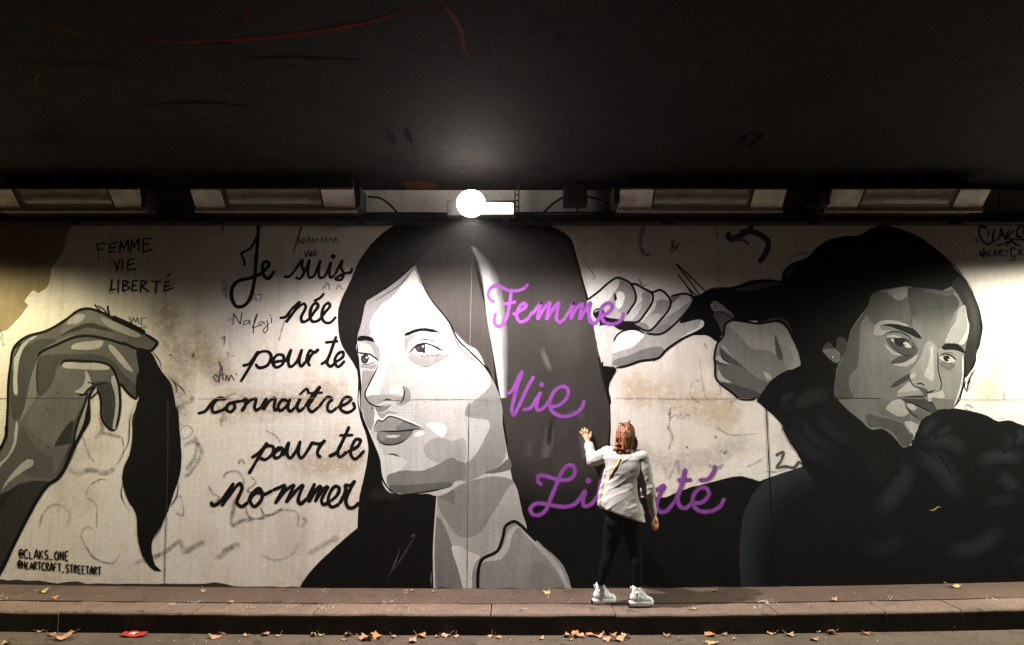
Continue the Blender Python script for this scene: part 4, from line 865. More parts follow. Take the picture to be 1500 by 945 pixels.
for s_, w_ in (('c 262,400 300,370', 22), ('c 285,425 318,395', 22), ('c 430,235 370,205 325,230 330,320 380,410 440,455 490,430 530,400', 30), ('c 455,240 450,350', 24), ('c 540,240 515,330 510,440', 28), ('c 510,410 600,370 630,220', 26), ('c 630,220 660,320 690,390', 26), ('c 590,330 680,330', 20), ('c 740,260 700,330 690,400', 24), ('c 800,260 740,330 720,370 860,390 940,380', 24), ('c 950,200 880,210 850,280 850,340 930,350', 28), ('c 910,360 960,420', 26),
               ('c 555,470 640,455 760,420 900,480', 24), ('c 700,490 770,400 830,470', 24)): p.stroke(s_, w_, NT, n=6)
for s_, w_, cc in (('c 330,610 350,540', 22, NT), ('c 345,570 380,620 390,500', 26, NT), ('c 375,640 420,560 430,640', 22, (0.10, 0.07, 0.10)), ('c 455,540 450,610 500,600', 18, (0.12, 0.09, 0.12)), ('c 455,545 500,535', 16, (0.12, 0.09, 0.12)), ('c 455,575 490,572', 14, (0.12, 0.09, 0.12)), ('c 520,630 545,530 570,620', 20, (0.06, 0.05, 0.09)), ('c 530,595 565,592', 14, (0.06, 0.05, 0.09)), ('c 600,530 595,620', 20, NT), ('c 600,530 645,545 605,575 660,615', 18, NT), ('c 665,545 735,535', 16, NT), ('c 700,540 710,615', 16, NT),
                   ('c 830,520 780,500 760,560 790,625 840,610', 26, NT), ('c 870,530 870,610', 22, NT), ('c 870,525 925,540 880,570 945,605', 22, NT), ('c 745,675 855,665', 18, NT)): p.stroke(s_, w_, cc, n=6)
write(p, 'S', 1497, 334, 1512, 334, 20, 3, NT); write(p, 'AFT', 1501, 365, 1530, 365, 11, 2.2, NT); p.done()

# ---- joints and damage in the wall
LAYER[0] = 0.0034
p = Paint('wall_joint', wall)
JD = (0.05, 0.045, 0.04)
p.stroke('P 241,862 242,800 245,720 246,650 246,584', 1.2, JD, jit=0.6).stroke('P 684,864 685,740 687,590', 1.1, (0.10, 0.09, 0.085), jit=0.9).stroke('P 687,586 689,480 691,400 693,345', 0.6, (0.26, 0.24, 0.23), jit=0.9).stroke('P 1134,862 1131,780 1127,690 1122,590', 1.6, (0.002, 0.002, 0.002), jit=0.5)
p.stroke('P -10,584 60,583 130,584', 0.8, (0.10, 0.09, 0.07), jit=0.8); p.stroke('P 1180,584 1240,583 1290,584', 0.8, K0, jit=0.9); p.stroke('P 560,587 640,585 720,586', 0.8, (0.22, 0.2, 0.19), jit=0.9)
p.stroke('P 900,583 1000,584 1100,584', 0.6, (0.38, 0.33, 0.28), jit=0.9); p.stroke('P 290,584 400,583 520,584', 0.6, (0.42, 0.37, 0.32), jit=0.9); p.stroke('P 1320,583 1420,585 1520,585', 0.6, (0.40, 0.37, 0.30), jit=0.9)
for x, y in ((84, 576), (1210, 583), (1006, 655), (545, 598), (760, 435), (1048, 640), (70, 600), (1310, 700), (250, 520), (283, 521)): p.disc('P %d,%d' % (x, y), 1.4, JD)
p.done()
p = Paint('dirt_line', wall, 'ragged black dirt along the foot of the wall', mat=MAT['dirt'])
top = []
for i in range(0, 113):
    x = -60 + i * 14.4
    base = 848 if x < 40 else (852 if x < 120 else (855 if x < 330 else (859 if x < 440 else (862 if x < 880 else 860))))
    top.append((x, base + 4 * noise.noise(Vector((x * 0.03, 1, 0))) + 2 * noise.noise(Vector((x * 0.15, 2, 0)))))
p.poly('P ' + ' '.join('%f,%f' % t for t in top) + ' 1555,876* -60,876*', JD, smooth=False); p.done()

# ------------------------------------------------------------------ cable tray, fixtures, cables
def tube(bm, path, r, n=8, closed_ends=True):
    rings = []
    for i, p_ in enumerate(path):
        a = path[max(0, i-1)]; b = path[min(len(path)-1, i+1)]
        d = (Vector(b) - Vector(a)).normalized(); u = d.orthogonal().normalized()
        if abs(d.z) < 0.9: u = d.cross(Vector((0, 0, 1))).normalized()
        v = d.cross(u); rr = r[i] if isinstance(r, (list, tuple)) else r
        rings.append([bm.verts.new(Vector(p_) + (u*math.cos(2*math.pi*k/n) + v*math.sin(2*math.pi*k/n))*rr) for k in range(n)])
    for i in range(len(rings)-1):
        for k in range(n): bm.faces.new((rings[i][k], rings[i][(k+1) % n], rings[i+1][(k+1) % n], rings[i+1][k]))
    if closed_ends: bm.faces.new(rings[0][::-1]); bm.faces.new(rings[-1])
def smooth_path(ps, n=8):
    out = []
    for i in range(len(ps)-1):
        p0 = ps[max(0, i-1)]; p1 = ps[i]; p2 = ps[i+1]; p3 = ps[min(len(ps)-1, i+2)]
        for k in range(n):
            t = k/n; out.append(0.5*((2*p1) + (p2-p0)*t + (2*p0-5*p1+4*p2-p3)*t*t + (3*p1-p0-3*p2+p3)*t**3))
    out.append(ps[-1]); return out
tray = thing('cable_tray', 'long black cable tray running along the top of the mural', 'cable tray')
tz0, tz1 = at(750, 325, 0.15).z, at(750, 314, 0.15).z
bm = bmesh.new(); add_box(bm, X0, X1, -0.15, -0.001, tz0, tz0 + 0.008); add_box(bm, X0, X1, -0.158, -0.1505, tz0 - 0.004, tz1)
bmesh.ops.recalc_face_normals(bm, faces=bm.faces); bm_obj('tray_channel', bm, MAT['dark_metal'], tray)
for k, (yy, zz, rr) in enumerate(((-0.12, 0.03, 0.018), (-0.075, 0.035, 0.024), (-0.12, 0.07, 0.014), (-0.04, 0.03, 0.018), (-0.135, 0.093, 0.010))):
    bm = bmesh.new(); path = [Vector((x, yy + 0.012*noise.noise(Vector((x*0.9, k, 0))), tz0 + zz + 0.012*noise.noise(Vector((x*0.8, k, 4))))) for x in [-10 + 0.25*i for i in range(81)]]
    tube(bm, path, rr, 6); bm_obj('tray_cable', bm, MAT['black_rubber'], tray, True)
for px, w_ in ((112, 16), (320, 20), (530, 12), (978, 20), (1192, 18), (1397, 22), (705, 10)):
    q_ = at(px, 327, 0.158); bm = bmesh.new(); ww = w_*0.0066*0.5
    add_box(bm, q_.x-ww, q_.x+ww, -0.185, -0.159, q_.z-0.022, q_.z+0.05); bevel(bm, 0.008); bm_obj('clamp', bm, MAT['dark_metal'], tray)

# unlit tunnel luminaires: a wedge with a slanted face, pale end panels and a glazed middle
FP = [(-0.42, 3.585), (-0.42, 3.625), (-0.565, 3.761), (-0.55, 3.80), (-0.18, 3.82), (-0.18, 3.585)]
def luminaire(label, b0, g0, g1, b1):
    x0, xa, xb, x1 = [at(px, 305, 0.42).x for px in (b0, g0, g1, b1)]
    root = thing('tunnel_luminaire', label, 'light fixture', ((x0+x1)/2, -0.42, 3.585), 'unlit luminaires above the mural')
    def part(n_, bm_, mt, par=None, sm=False):
        bmesh.ops.recalc_face_normals(bm_, faces=bm_.faces)
        o = bm_obj(n_, bm_, mt, None, sm); keep(o, root)
        return o
    bm = bmesh.new()
    inner = [(-0.418, 3.60), (-0.418, 3.62), (-0.545, 3.740), (-0.54, 3.80), (-0.18, 3.82), (-0.18, 3.60)]
    add_prism(bm, [(-0.34, 3.62), (-0.47, 3.79), (-0.18, 3.80), (-0.18, 3.62)], x0 + 0.004, x1 - 0.004)
    part('housing', bm, MAT['dark_metal'])
    for a, b in ((x0, xa), (xb, x1)):
        bm = bmesh.new(); add_prism(bm, [(-0.4215, 3.626), (-0.5665, 3.762), (-0.548, 3.782), (-0.403, 3.646)], a, b); bevel(bm, 0.003, 1); part('end_panel', bm, MAT['fixture_white'])
    bm = bmesh.new(); add_prism(bm, [(-0.405, 3.585), (-0.432, 3.585), (-0.432, 3.624), (-0.405, 3.624)], x0 - 0.01, x1 + 0.01); bevel(bm, 0.004, 1); part('lower_rim', bm, MAT['fixture_rim'])
    bm = bmesh.new(); add_prism(bm, [(-0.568, 3.764), (-0.556, 3.785), (-0.545, 3.785), (-0.550, 3.764)], x0, x1); part('upper_rim', bm, MAT['fixture_rim'])
    for xx in (xa, xb):
        bm = bmesh.new(); add_prism(bm, [(-0.424, 3.627), (-0.569, 3.763), (-0.555, 3.775), (-0.41, 3.64)], xx - 0.010, xx + 0.010); part('divider', bm, MAT['dark_metal'])
    bm = bmesh.new()   # reflector trough behind the glass
    add_prism(bm, [(-0.36, 3.655), (-0.49, 3.782), (-0.475, 3.79), (-0.345, 3.665)], xa + 0.012, xb - 0.012); part('reflector', bm, MAT['fixture_inside'])
    bm = bmesh.new(); tube(bm, [Vector((xa + (xb-xa)*f_, -0.450, 3.716)) for f_ in (0.16, 0.3, 0.5, 0.7, 0.84)], 0.019, 10); part('tube', bm, MAT['tube_glass'], None, True)
    for f_ in (0.09, 0.91):
        bm = bmesh.new(); cx = xa + (xb-xa)*f_; add_box(bm, cx-0.05, cx+0.05, -0.47, -0.42, 3.69, 3.745); bevel(bm, 0.006, 1); part('lamp_holder', bm, MAT['fixture_white'] if f_ < 0.5 else MAT['fixture_inside'])
    bm = bmesh.new(); add_prism(bm, [(-0.420, 3.630), (-0.560, 3.7613), (-0.556, 3.765), (-0.416, 3.634)], xa + 0.010, xb - 0.010); part('cover', bm, MAT['cover_glass'])
    for xx in (x0 + 0.08, x1 - 0.08):
        bm = bmesh.new(); add_box(bm, xx - 0.02, xx + 0.02, -0.35, -0.30, 3.79, CEIL_Z - 0.002); part('bracket', bm, MAT['dark_metal'])
    bm = bmesh.new(); add_box(bm, x1 + 0.012, x1 + 0.07, -0.53, -0.3, 3.60, 3.80) if b0 < 750 else add_box(bm, x0 - 0.07, x0 - 0.012, -0.53, -0.3, 3.63, 3.80)
    bevel(bm, 0.01, 1); part('end_cap', bm, MAT['dark_metal'])
    return root
luminaire('dark luminaire above the ochre patch, cut by the left edge', -13, 32, 168.5, 213)
luminaire('dark warm-grey luminaire above the words Je suis', 287, 332.5, 474, 522)
luminaire('dark luminaire above the hand pulling the hair', 906, 955, 1097, 1145)
luminaire('dark bluish luminaire above the head of the right painted woman', 1211, 1257, 1393, 1438)

# the one lit lamp
lc = at(690, 298, 0.70)
lamp = thing('tunnel_lamp', 'glaring lit lamp with a white lit panel above the portrait', 'lamp', tuple(lc))
bm = bmesh.new(); bmesh.ops.create_uvsphere(bm, u_segments=28, v_segments=18, radius=0.125); bmesh.ops.transform(bm, matrix=Matrix.Translation(lc) @ Matrix.Diagonal((1.05, 0.7, 1.0, 1)), verts=bm.verts)
keep(bm_obj('bulb', bm, MAT['lamp_lit'], None, True), lamp)
pa, pb = at(700, 297, 0.62), at(752, 313, 0.62)
bm = bmesh.new(); add_box(bm, pa.x, pb.x, -0.62, -0.60, pb.z, pa.z); bevel(bm, 0.005, 1); keep(bm_obj('lit_panel', bm, MAT['panel_glow']), lamp)  # reflector panel emits by itself, standing in for lamp light on it
bm = bmesh.new(); add_box(bm, at(655, 300, 0.6).x, pb.x + 0.02, -0.598, -0.50, pb.z - 0.012, pa.z + 0.03); bevel(bm, 0.006, 1); keep(bm_obj('housing', bm, MAT['dark_metal']), lamp)
bm = bmesh.new(); add_box(bm, pb.x - 0.10, pb.x - 0.04, -0.499, -0.003, pb.z + 0.01, pa.z); keep(bm_obj('bracket', bm, MAT['dark_metal']), lamp)

bm = bmesh.new(); rg_ = [Vector((lc.x + 0.118*math.cos(2*math.pi*k/32), -0.648, lc.z + 0.112*math.sin(2*math.pi*k/32))) for k in range(33)]; tube(bm, rg_, 0.012, 6, False); keep(bm_obj('reflector_ring', bm, MAT['fixture_rim'], None, True), lamp)
bm = bmesh.new(); tube(bm, smooth_path([Vector((pb.x, -0.54, pb.z + 0.03)), Vector((pb.x + 0.10, -0.50, pb.z - 0.01)), Vector((pb.x + 0.22, -0.30, pb.z + 0.0)), Vector((pb.x + 0.3, -0.12, pb.z - 0.02))]), 0.010, 6); keep(bm_obj('feed_cable', bm, MAT['black_rubber'], None, True), lamp)

def cable(label, pp, t, r=0.011):
    bm = bmesh.new(); tube(bm, smooth_path([at(x, y, t + 0.03*((i % 2)-0.5)) for i, (x, y) in enumerate(pp)]), r, 7)
    tag(bm_obj('hanging_cable', bm, MAT['black_rubber'], None, True), label, 'cable', 'cables looping between the luminaires')
cable('black cable drooping left of the Je suis luminaire', [(226, 288), (240, 291), (258, 302), (272, 312), (284, 307)], 0.32)
cable('black cable drooping right of the Je suis luminaire', [(539, 288), (556, 290), (570, 299), (583, 313)], 0.30)
cable('black cable rising from the tray to the hanging black box', [(795, 313), (803, 305), (812, 297), (828, 287)], 0.28)
cable('black cable from the hanging black box down to the hair-pulling hand luminaire', [(860, 288), (876, 292), (894, 303), (906, 314)], 0.28)
cable('black cable curving up between the two right luminaires', [(1140, 317), (1158, 312), (1170, 303), (1177, 290), (1190, 280)], 0.30)
cable('thin black cable hanging at the far right beside the bluish luminaire', [(1462, 282), (1464, 295), (1462, 312)], 0.2, 0.006)
def jbox(label, xa, xb, ya, yb, t):
    a, b = at(xa, ya, t), at(xb, yb, t)
    root = thing('junction_box', label, 'junction box', ((a.x+b.x)/2, -t, b.z), 'black boxes hung under the ceiling edge')
    bm = bmesh.new(); add_box(bm, a.x, b.x, -t, -t + 0.16, b.z, a.z); bevel(bm, 0.008); keep(bm_obj('body', bm, MAT['dark_metal']), root)
    bm = bmesh.new(); add_box(bm, a.x + 0.015, b.x - 0.015, -t - 0.014, -t - 0.001, b.z + 0.015, a.z - 0.015); bevel(bm, 0.005, 1); keep(bm_obj('lid', bm, MAT['dark_metal']), root)
    bm = bmesh.new(); tube(bm, [Vector(((a.x+b.x)/2 + 0.02, -t + 0.05, b.z + 0.01)), Vector(((a.x+b.x)/2 + 0.02, -t + 0.06, b.z - 0.07))], 0.010, 7); keep(bm_obj('cable_gland', bm, MAT['black_rubber']), root)
    bm = bmesh.new(); add_box(bm, (a.x+b.x)/2 - 0.02, (a.x+b.x)/2 + 0.02, -t + 0.06, -t + 0.10, a.z - 0.002, CEIL_Z - 0.001); keep(bm_obj('bracket', bm, MAT['dark_metal']), root)
jbox('black box hanging right of the lit lamp', 826, 861, 270, 299, 0.36)
jbox('black box between the two right luminaires', 1184, 1206, 268, 298, 0.36)
bm = bmesh.new()
for px in (754.5, 760): add_box(bm, at(px, 300, 0.2).x - 0.006, at(px, 300, 0.2).x + 0.006, -0.206, -0.194, tz1 - 0.02, CEIL_Z - 0.001)
for zz in (3.70, 3.76, 3.82): add_box(bm, at(754.5, 300, 0.2).x - 0.004, at(760, 300, 0.2).x + 0.004, -0.2045, -0.1955, zz, zz + 0.01)
tag(bm_obj('threaded_hanger', bm, MAT['dark_metal']), 'thin twin steel hanger just right of the lit lamp', 'hanger')

# ------------------------------------------------------------------ the woman touching the wall
def capsule(bm, p0, r0, p1, r1, n=14, flat=None):
    p0, p1 = Vector(p0), Vector(p1); path = []; rad = []
    d = (p1 - p0); L = d.length; d = d.normalized()
    for k in range(5): a = math.pi/2*(1 - k/4); path.append(p0 - d*r0*math.sin(a)); rad.append(max(r0*math.cos(a), 0.0008))
    for k in range(1, 5): a = math.pi/2*k/4; 
    path.append(p1); rad.append(r1)
    for k in range(1, 5): a = math.pi/2*k/4; path.append(p1 + d*r1*math.sin(a)); rad.append(max(r1*math.cos(a), 0.0008))
    tube(bm, path, rad, n)
def ellipsoid(bm, c_, r, rot=None):
    r_ = bmesh.ops.create_uvsphere(bm, u_segments=24, v_segments=16, radius=1.0)
    M_ = Matrix.Translation(Vector(c_)) @ (rot.to_4x4() if rot else Matrix.Identity(4)) @ Matrix.Diagonal((r[0], r[1], r[2], 1))
    bmesh.ops.transform(bm, matrix=M_, verts=r_['verts'])
def loft(bm, rings):
    R = [[bm.verts.new(p_) for p_ in ring] for ring in rings]; n = len(R[0])
    for i in range(len(R)-1):
        for k in range(n): bm.faces.new((R[i][k], R[i][(k+1) % n], R[i+1][(k+1) % n], R[i+1][k]))
    bm.faces.new(R[0][::-1]); bm.faces.new(R[-1])
def fuse(name, bm, voxel, mat, root, smooth_it=4, disp=None):
    bmesh.ops.recalc_face_normals(bm, faces=bm.faces)
    me = bpy.data.meshes.new('tmp'); bm.to_mesh(me); bm.free()
    o = bpy.data.objects.new('tmp', me); C.objects.link(o)
    m_ = o.modifiers.new('r', 'REMESH'); m_.mode = 'VOXEL'; m_.voxel_size = voxel
    if smooth_it: s_ = o.modifiers.new('s', 'SMOOTH'); s_.iterations = smooth_it; s_.factor = 0.5
    dg = bpy.context.evaluated_depsgraph_get(); dg.update()
    me2 = bpy.data.meshes.new_from_object(o.evaluated_get(dg)); bpy.data.objects.remove(o)
    me2.name = name; me2.materials.clear(); me2.materials.append(mat)
    if disp:
        no = [v.normal.copy() for v in me2.vertices]
        for v, n_ in zip(me2.vertices, no): v.co += n_ * disp(v.co, n_)
    for p_ in me2.polygons: p_.use_smooth = True
    ob = bpy.data.objects.new(name, me2); C.objects.link(ob)
    if root: keep(ob, root)
    return ob
foot_l, foot_r = onfoot(883, 884), onfoot(939, 888.5)
her = thing('person', 'person with auburn hair in a pale jacket and black trousers touching the mural', 'person', tuple((foot_l + foot_r) / 2))
W = at
hx = W(916, 640, 0.42)
body = bmesh.new()
ellipsoid(body, hx + Vector((0, 0.01, 0.005)), (0.070, 0.088, 0.105))           # skull
ellipsoid(body, hx + Vector((0.012, 0.060, -0.045)), (0.052, 0.050, 0.062))      # jaw
capsule(body, hx + Vector((0.016, 0.098, 0.002)), 0.008, hx + Vector((0.018, 0.110, -0.022)), 0.012)   # nose
ellipsoid(body, hx + Vector((0.016, 0.098, -0.052)), (0.022, 0.010, 0.008))      # lips
for sx in (-1, 1):
    ellipsoid(body, hx + Vector((sx*0.074, 0.0, -0.01)), (0.009, 0.018, 0.030))  # ears
    ellipsoid(body, hx + Vector((0.014 + sx*0.030, 0.092, 0.008)), (0.014, 0.008, 0.008))
neck = W(915, 664, 0.47)
capsule(body, hx + Vector((0, 0, -0.06)), 0.052, neck, 0.056)
capsule(body, W(914, 680, 0.48), 0.10, W(913, 730, 0.50), 0.11)
sh_l, el_l, wr_l = W(891, 665, 0.42), W(867.5, 674, 0.25), W(862, 650.5, 0.085)
sh_r, el_r, wr_r = W(939, 671, 0.50), W(950, 716, 0.53), W(957, 755, 0.53)
capsule(body, W(914, 670, 0.48), 0.07, sh_l, 0.055); capsule(body, W(914, 670, 0.48), 0.07, sh_r, 0.055)
capsule(body, sh_l, 0.045, el_l, 0.038); capsule(body, el_l, 0.037, wr_l, 0.025)
capsule(body, sh_r, 0.045, el_r, 0.037); capsule(body, el_r, 0.036, wr_r, 0.025)
# left hand spread on the wall
pl = W(858.5, 641, 0.045); pm = W(856.5, 636.5, 0.026)
capsule(body, wr_l, 0.023, pl, 0.026)
for q_ in (W(853.8, 638, 0.026), W(856.5, 636.6, 0.026), W(859.2, 636.8, 0.026), W(861.3, 638, 0.026)): capsule(body, pl, 0.021, q_, 0.012)
for a, b, c_ in (((853.6, 638), (851.3, 635), (849.6, 632.3)), ((856, 636.8), (854, 632.2), (852.6, 628.3)), ((858.8, 636.6), (857.4, 631.2), (856.3, 626.8)), ((861.2, 637.8), (860.8, 633), (860.3, 629))):
    capsule(body, W(*a, 0.026), 0.0105, W(*b, 0.032), 0.0095); capsule(body, W(*b, 0.032), 0.0095, W(*c_, 0.014), 0.0078)
capsule(body, W(861.5, 644.5, 0.045), 0.015, W(865, 639, 0.038), 0.0115); capsule(body, W(865, 639, 0.038), 0.0112, W(865.6, 632.6, 0.018), 0.009)
# right hand hanging, relaxed
pr = W(960, 763, 0.535)
capsule(body, wr_r, 0.022, pr, 0.026)
for i, (a, b, c_) in enumerate((((958.6, 766.5), (957.2, 770.5), (955.8, 774.0)), ((960, 767.5), (959.4, 772), (957.6, 776.3)), ((961.5, 767.8), (961.4, 772.2), (959.8, 776.8)), ((962.8, 767.2), (963.2, 771.2), (962.3, 774.8)))):
    t0 = 0.550 - 0.016*i
    capsule(body, pr, 0.019, W(*a, t0), 0.012); capsule(body, W(*a, t0), 0.0108, W(*b, t0 + 0.004), 0.0098); capsule(body, W(*b, t0 + 0.004), 0.0095, W(*c_, t0 - 0.012), 0.008)
capsule(body, W(957.8, 760, 0.55), 0.014, W(955.3, 765, 0.562), 0.0115); capsule(body, W(955.3, 765, 0.562), 0.0112, W(954.4, 769.5, 0.558), 0.009)
fuse('body', body, 0.0050, MAT['skin'], her, 2)
# trousers
tr = bmesh.new()
hipl, hipr = W(899.5, 768, 0.50), W(926, 770, 0.52); kl, kr = W(892, 806, 0.50), W(930.5, 808, 0.545); al, ar = W(880, 852.5, 0.535), W(933, 857, 0.60)
ellipsoid(tr, W(912.5, 755, 0.50), (0.168, 0.125, 0.13))
ellipsoid(tr, W(902, 765, 0.54), (0.095, 0.085, 0.10)); ellipsoid(tr, W(925, 767, 0.55), (0.095, 0.085, 0.10))
for h_, k_, a_ in ((hipl, kl, al), (hipr, kr, ar)):
    mid = (h_ + k_) / 2; cf = k_.lerp(a_, 0.35) + Vector((0, -0.015, 0))
    capsule(tr, h_, 0.092, mid, 0.080); capsule(tr, mid, 0.080, k_, 0.060); capsule(tr, k_, 0.060, cf, 0.056); capsule(tr, cf, 0.056, a_, 0.036)
def wr(co, n_):
    return 0.004*noise.noise(Vector((co.x*14, co.y*14, co.z*22))) + (0.005*noise.noise(Vector((co.x*16, co.y*16, co.z*60))) if co.z < 0.32 else 0)
fuse('trousers', tr, 0.008, MAT['trousers'], her, 3, wr)
# jacket
def wpx(y): return W(915, y, 0.5)
jk = bmesh.new(); rings = []
for cx, y, hw, dep, t, tilt, in ((917, 657, 9, 0.055, 0.455, 0), (916.5, 660.5, 17, 0.075, 0.46, 1), (915.5, 665, 27, 0.095, 0.465, 2), (915, 672, 30, 0.110, 0.475, 2), (914, 685, 27.5, 0.118, 0.485, 2), (912.5, 700, 25, 0.115, 0.49, 3), (911.5, 714, 25, 0.118, 0.495, 4), (911.5, 728, 28, 0.132, 0.50, 6), (912, 741, 31, 0.142, 0.505, 8), (913, 752, 32, 0.146, 0.51, 10.5), (913, 754.5, 31, 0.143, 0.51, 10.5)):
    ring = []; c0 = W(cx, y, t); sx = W(cx + 1, y, t).x - c0.x
    for k in range(40):
        a = 2*math.pi*k/40; ca, sa = math.cos(a), math.sin(a)
        e_ = 0.82; xx = math.copysign(abs(ca)**e_, ca); yy = math.copysign(abs(sa)**e_, sa)
        ring.append(Vector((c0.x + xx*hw*sx, c0.y + yy*dep, c0.z - tilt*sx*xx)))
    rings.append(ring)
loft(jk, rings)
capsule(jk, W(897, 666, 0.45), 0.070, sh_l, 0.073); capsule(jk, sh_l, 0.071, el_l + Vector((0.01, 0, 0)), 0.060); capsule(jk, el_l, 0.060, wr_l + (el_l - wr_l)*0.10, 0.045)
capsule(jk, W(932, 669, 0.49), 0.070, sh_r, 0.072); capsule(jk, sh_r, 0.070, el_r, 0.060); capsule(jk, el_r + Vector((0, 0, 0.02)), 0.060, el_r + Vector((0.005, 0, -0.035)), 0.062)
capsule(jk, el_r, 0.045, wr_r + (el_r - wr_r)*0.08, 0.034)
# loose open front panel showing at her left
fl = [W(890, 690, 0.42), W(886, 705, 0.40), W(883, 722, 0.39), W(881.5, 738, 0.385)]
for i in range(3): capsule(jk, fl[i], 0.030 + 0.006*i, fl[i+1], 0.034 + 0.005*i)
ellipsoid(jk, W(916, 661.5, 0.48), (0.085, 0.075, 0.032))      # collar
ac = (sh_l, el_l, wr_l)
def folds(co, n_):
    d = 0.0
    zz = co.z; xx = co.x
    # diagonal drag folds across the back, bunching at the waist
    d += 0.020*noise.noise(Vector((xx*5.0 + zz*4.0, co.y*3, zz*11.0 - xx*5)))
    d += 0.010*noise.noise(Vector((xx*9.0 - zz*6, co.y*6, zz*24.0 + 7)))
    r_ = 1 - abs(noise.noise(Vector((xx*4 + 3, co.y*3, zz*13 - xx*7))))
    d += 0.016*(r_**6) - 0.006
    if co.x < W(889, 660, 0.4).x or co.y > -0.36: d += 0.007*math.sin((co - el_l).length*95)     # sleeve wrinkles
    return d * 0.29
jacket_ob = fuse('jacket', jk, 0.0065, MAT['jacket'], her, 3, folds)
# hair
hr = bmesh.new(); rings = []
for cx, y, hw, dep, t in ((918, 618.5, 2, 0.012, 0.42), (917.5, 620.5, 7, 0.050, 0.42), (917, 625, 11, 0.085, 0.425), (916.5, 632, 13.6, 0.105, 0.43), (916, 640, 14.4, 0.112, 0.435), (915.5, 648, 14.0, 0.108, 0.44), (914.5, 655, 13.8, 0.100, 0.45), (913.5, 661, 13.2, 0.088, 0.46), (912, 666, 11.0, 0.075, 0.47), (911, 670, 6.0, 0.045, 0.48), (911, 672, 2, 0.02, 0.485)):
    ring = []; c0 = W(cx, y, t); sx = W(cx + 1, y, t).x - c0.x
    for k in range(64):
        a = 2*math.pi*k/64; rr = 1 + 0.016*math.sin(a*19 + y*0.16) + 0.020*math.sin(a*8 - y*0.10)
        # keep the face side open: pull the hair back there
        yy = math.sin(a); dd = dep * (0.55 if yy > 0 else 1.0)
        ring.append(Vector((c0.x + math.cos(a)*hw*sx*rr, c0.y + yy*dd*rr, c0.z)))
    rings.append(ring)
loft(hr, rings)
for cx, cy, r_ in ((904.5, 658, 0.034), (908, 664, 0.036), (914, 667, 0.036), (919, 662, 0.034), (905, 652, 0.03), (900.8, 659, 0.022), (911, 659, 0.034)): ellipsoid(hr, W(cx, cy, 0.53 if cx > 903 else 0.50), (r_, r_*0.8, r_*0.8))
for path in (((905, 640), (902, 650), (901, 662), (903, 668)), ((931, 640), (933, 652), (932, 662), (935, 668)), ((910, 668), (908, 673), (911, 677)), ((926, 640), (929, 655), (928, 668), (925, 678)), ((928, 635), (931, 648), (930.5, 660)), ((914, 622), (908, 619.5), (905, 622)), ((921, 620), (922, 616.8), (925, 618))):
    pp = smooth_path([W(x, y, 0.53 - 0.0008*(680-y)) for x, y in path], 5); tube(hr, pp, [0.011*(1-0.75*i/len(pp)) for i in range(len(pp))], 6)
fuse('hair', hr, 0.0052, MAT['hair_auburn'], her, 1, lambda co, n_: 0.004*noise.noise(Vector((co.x*75, co.y*75, co.z*11))))
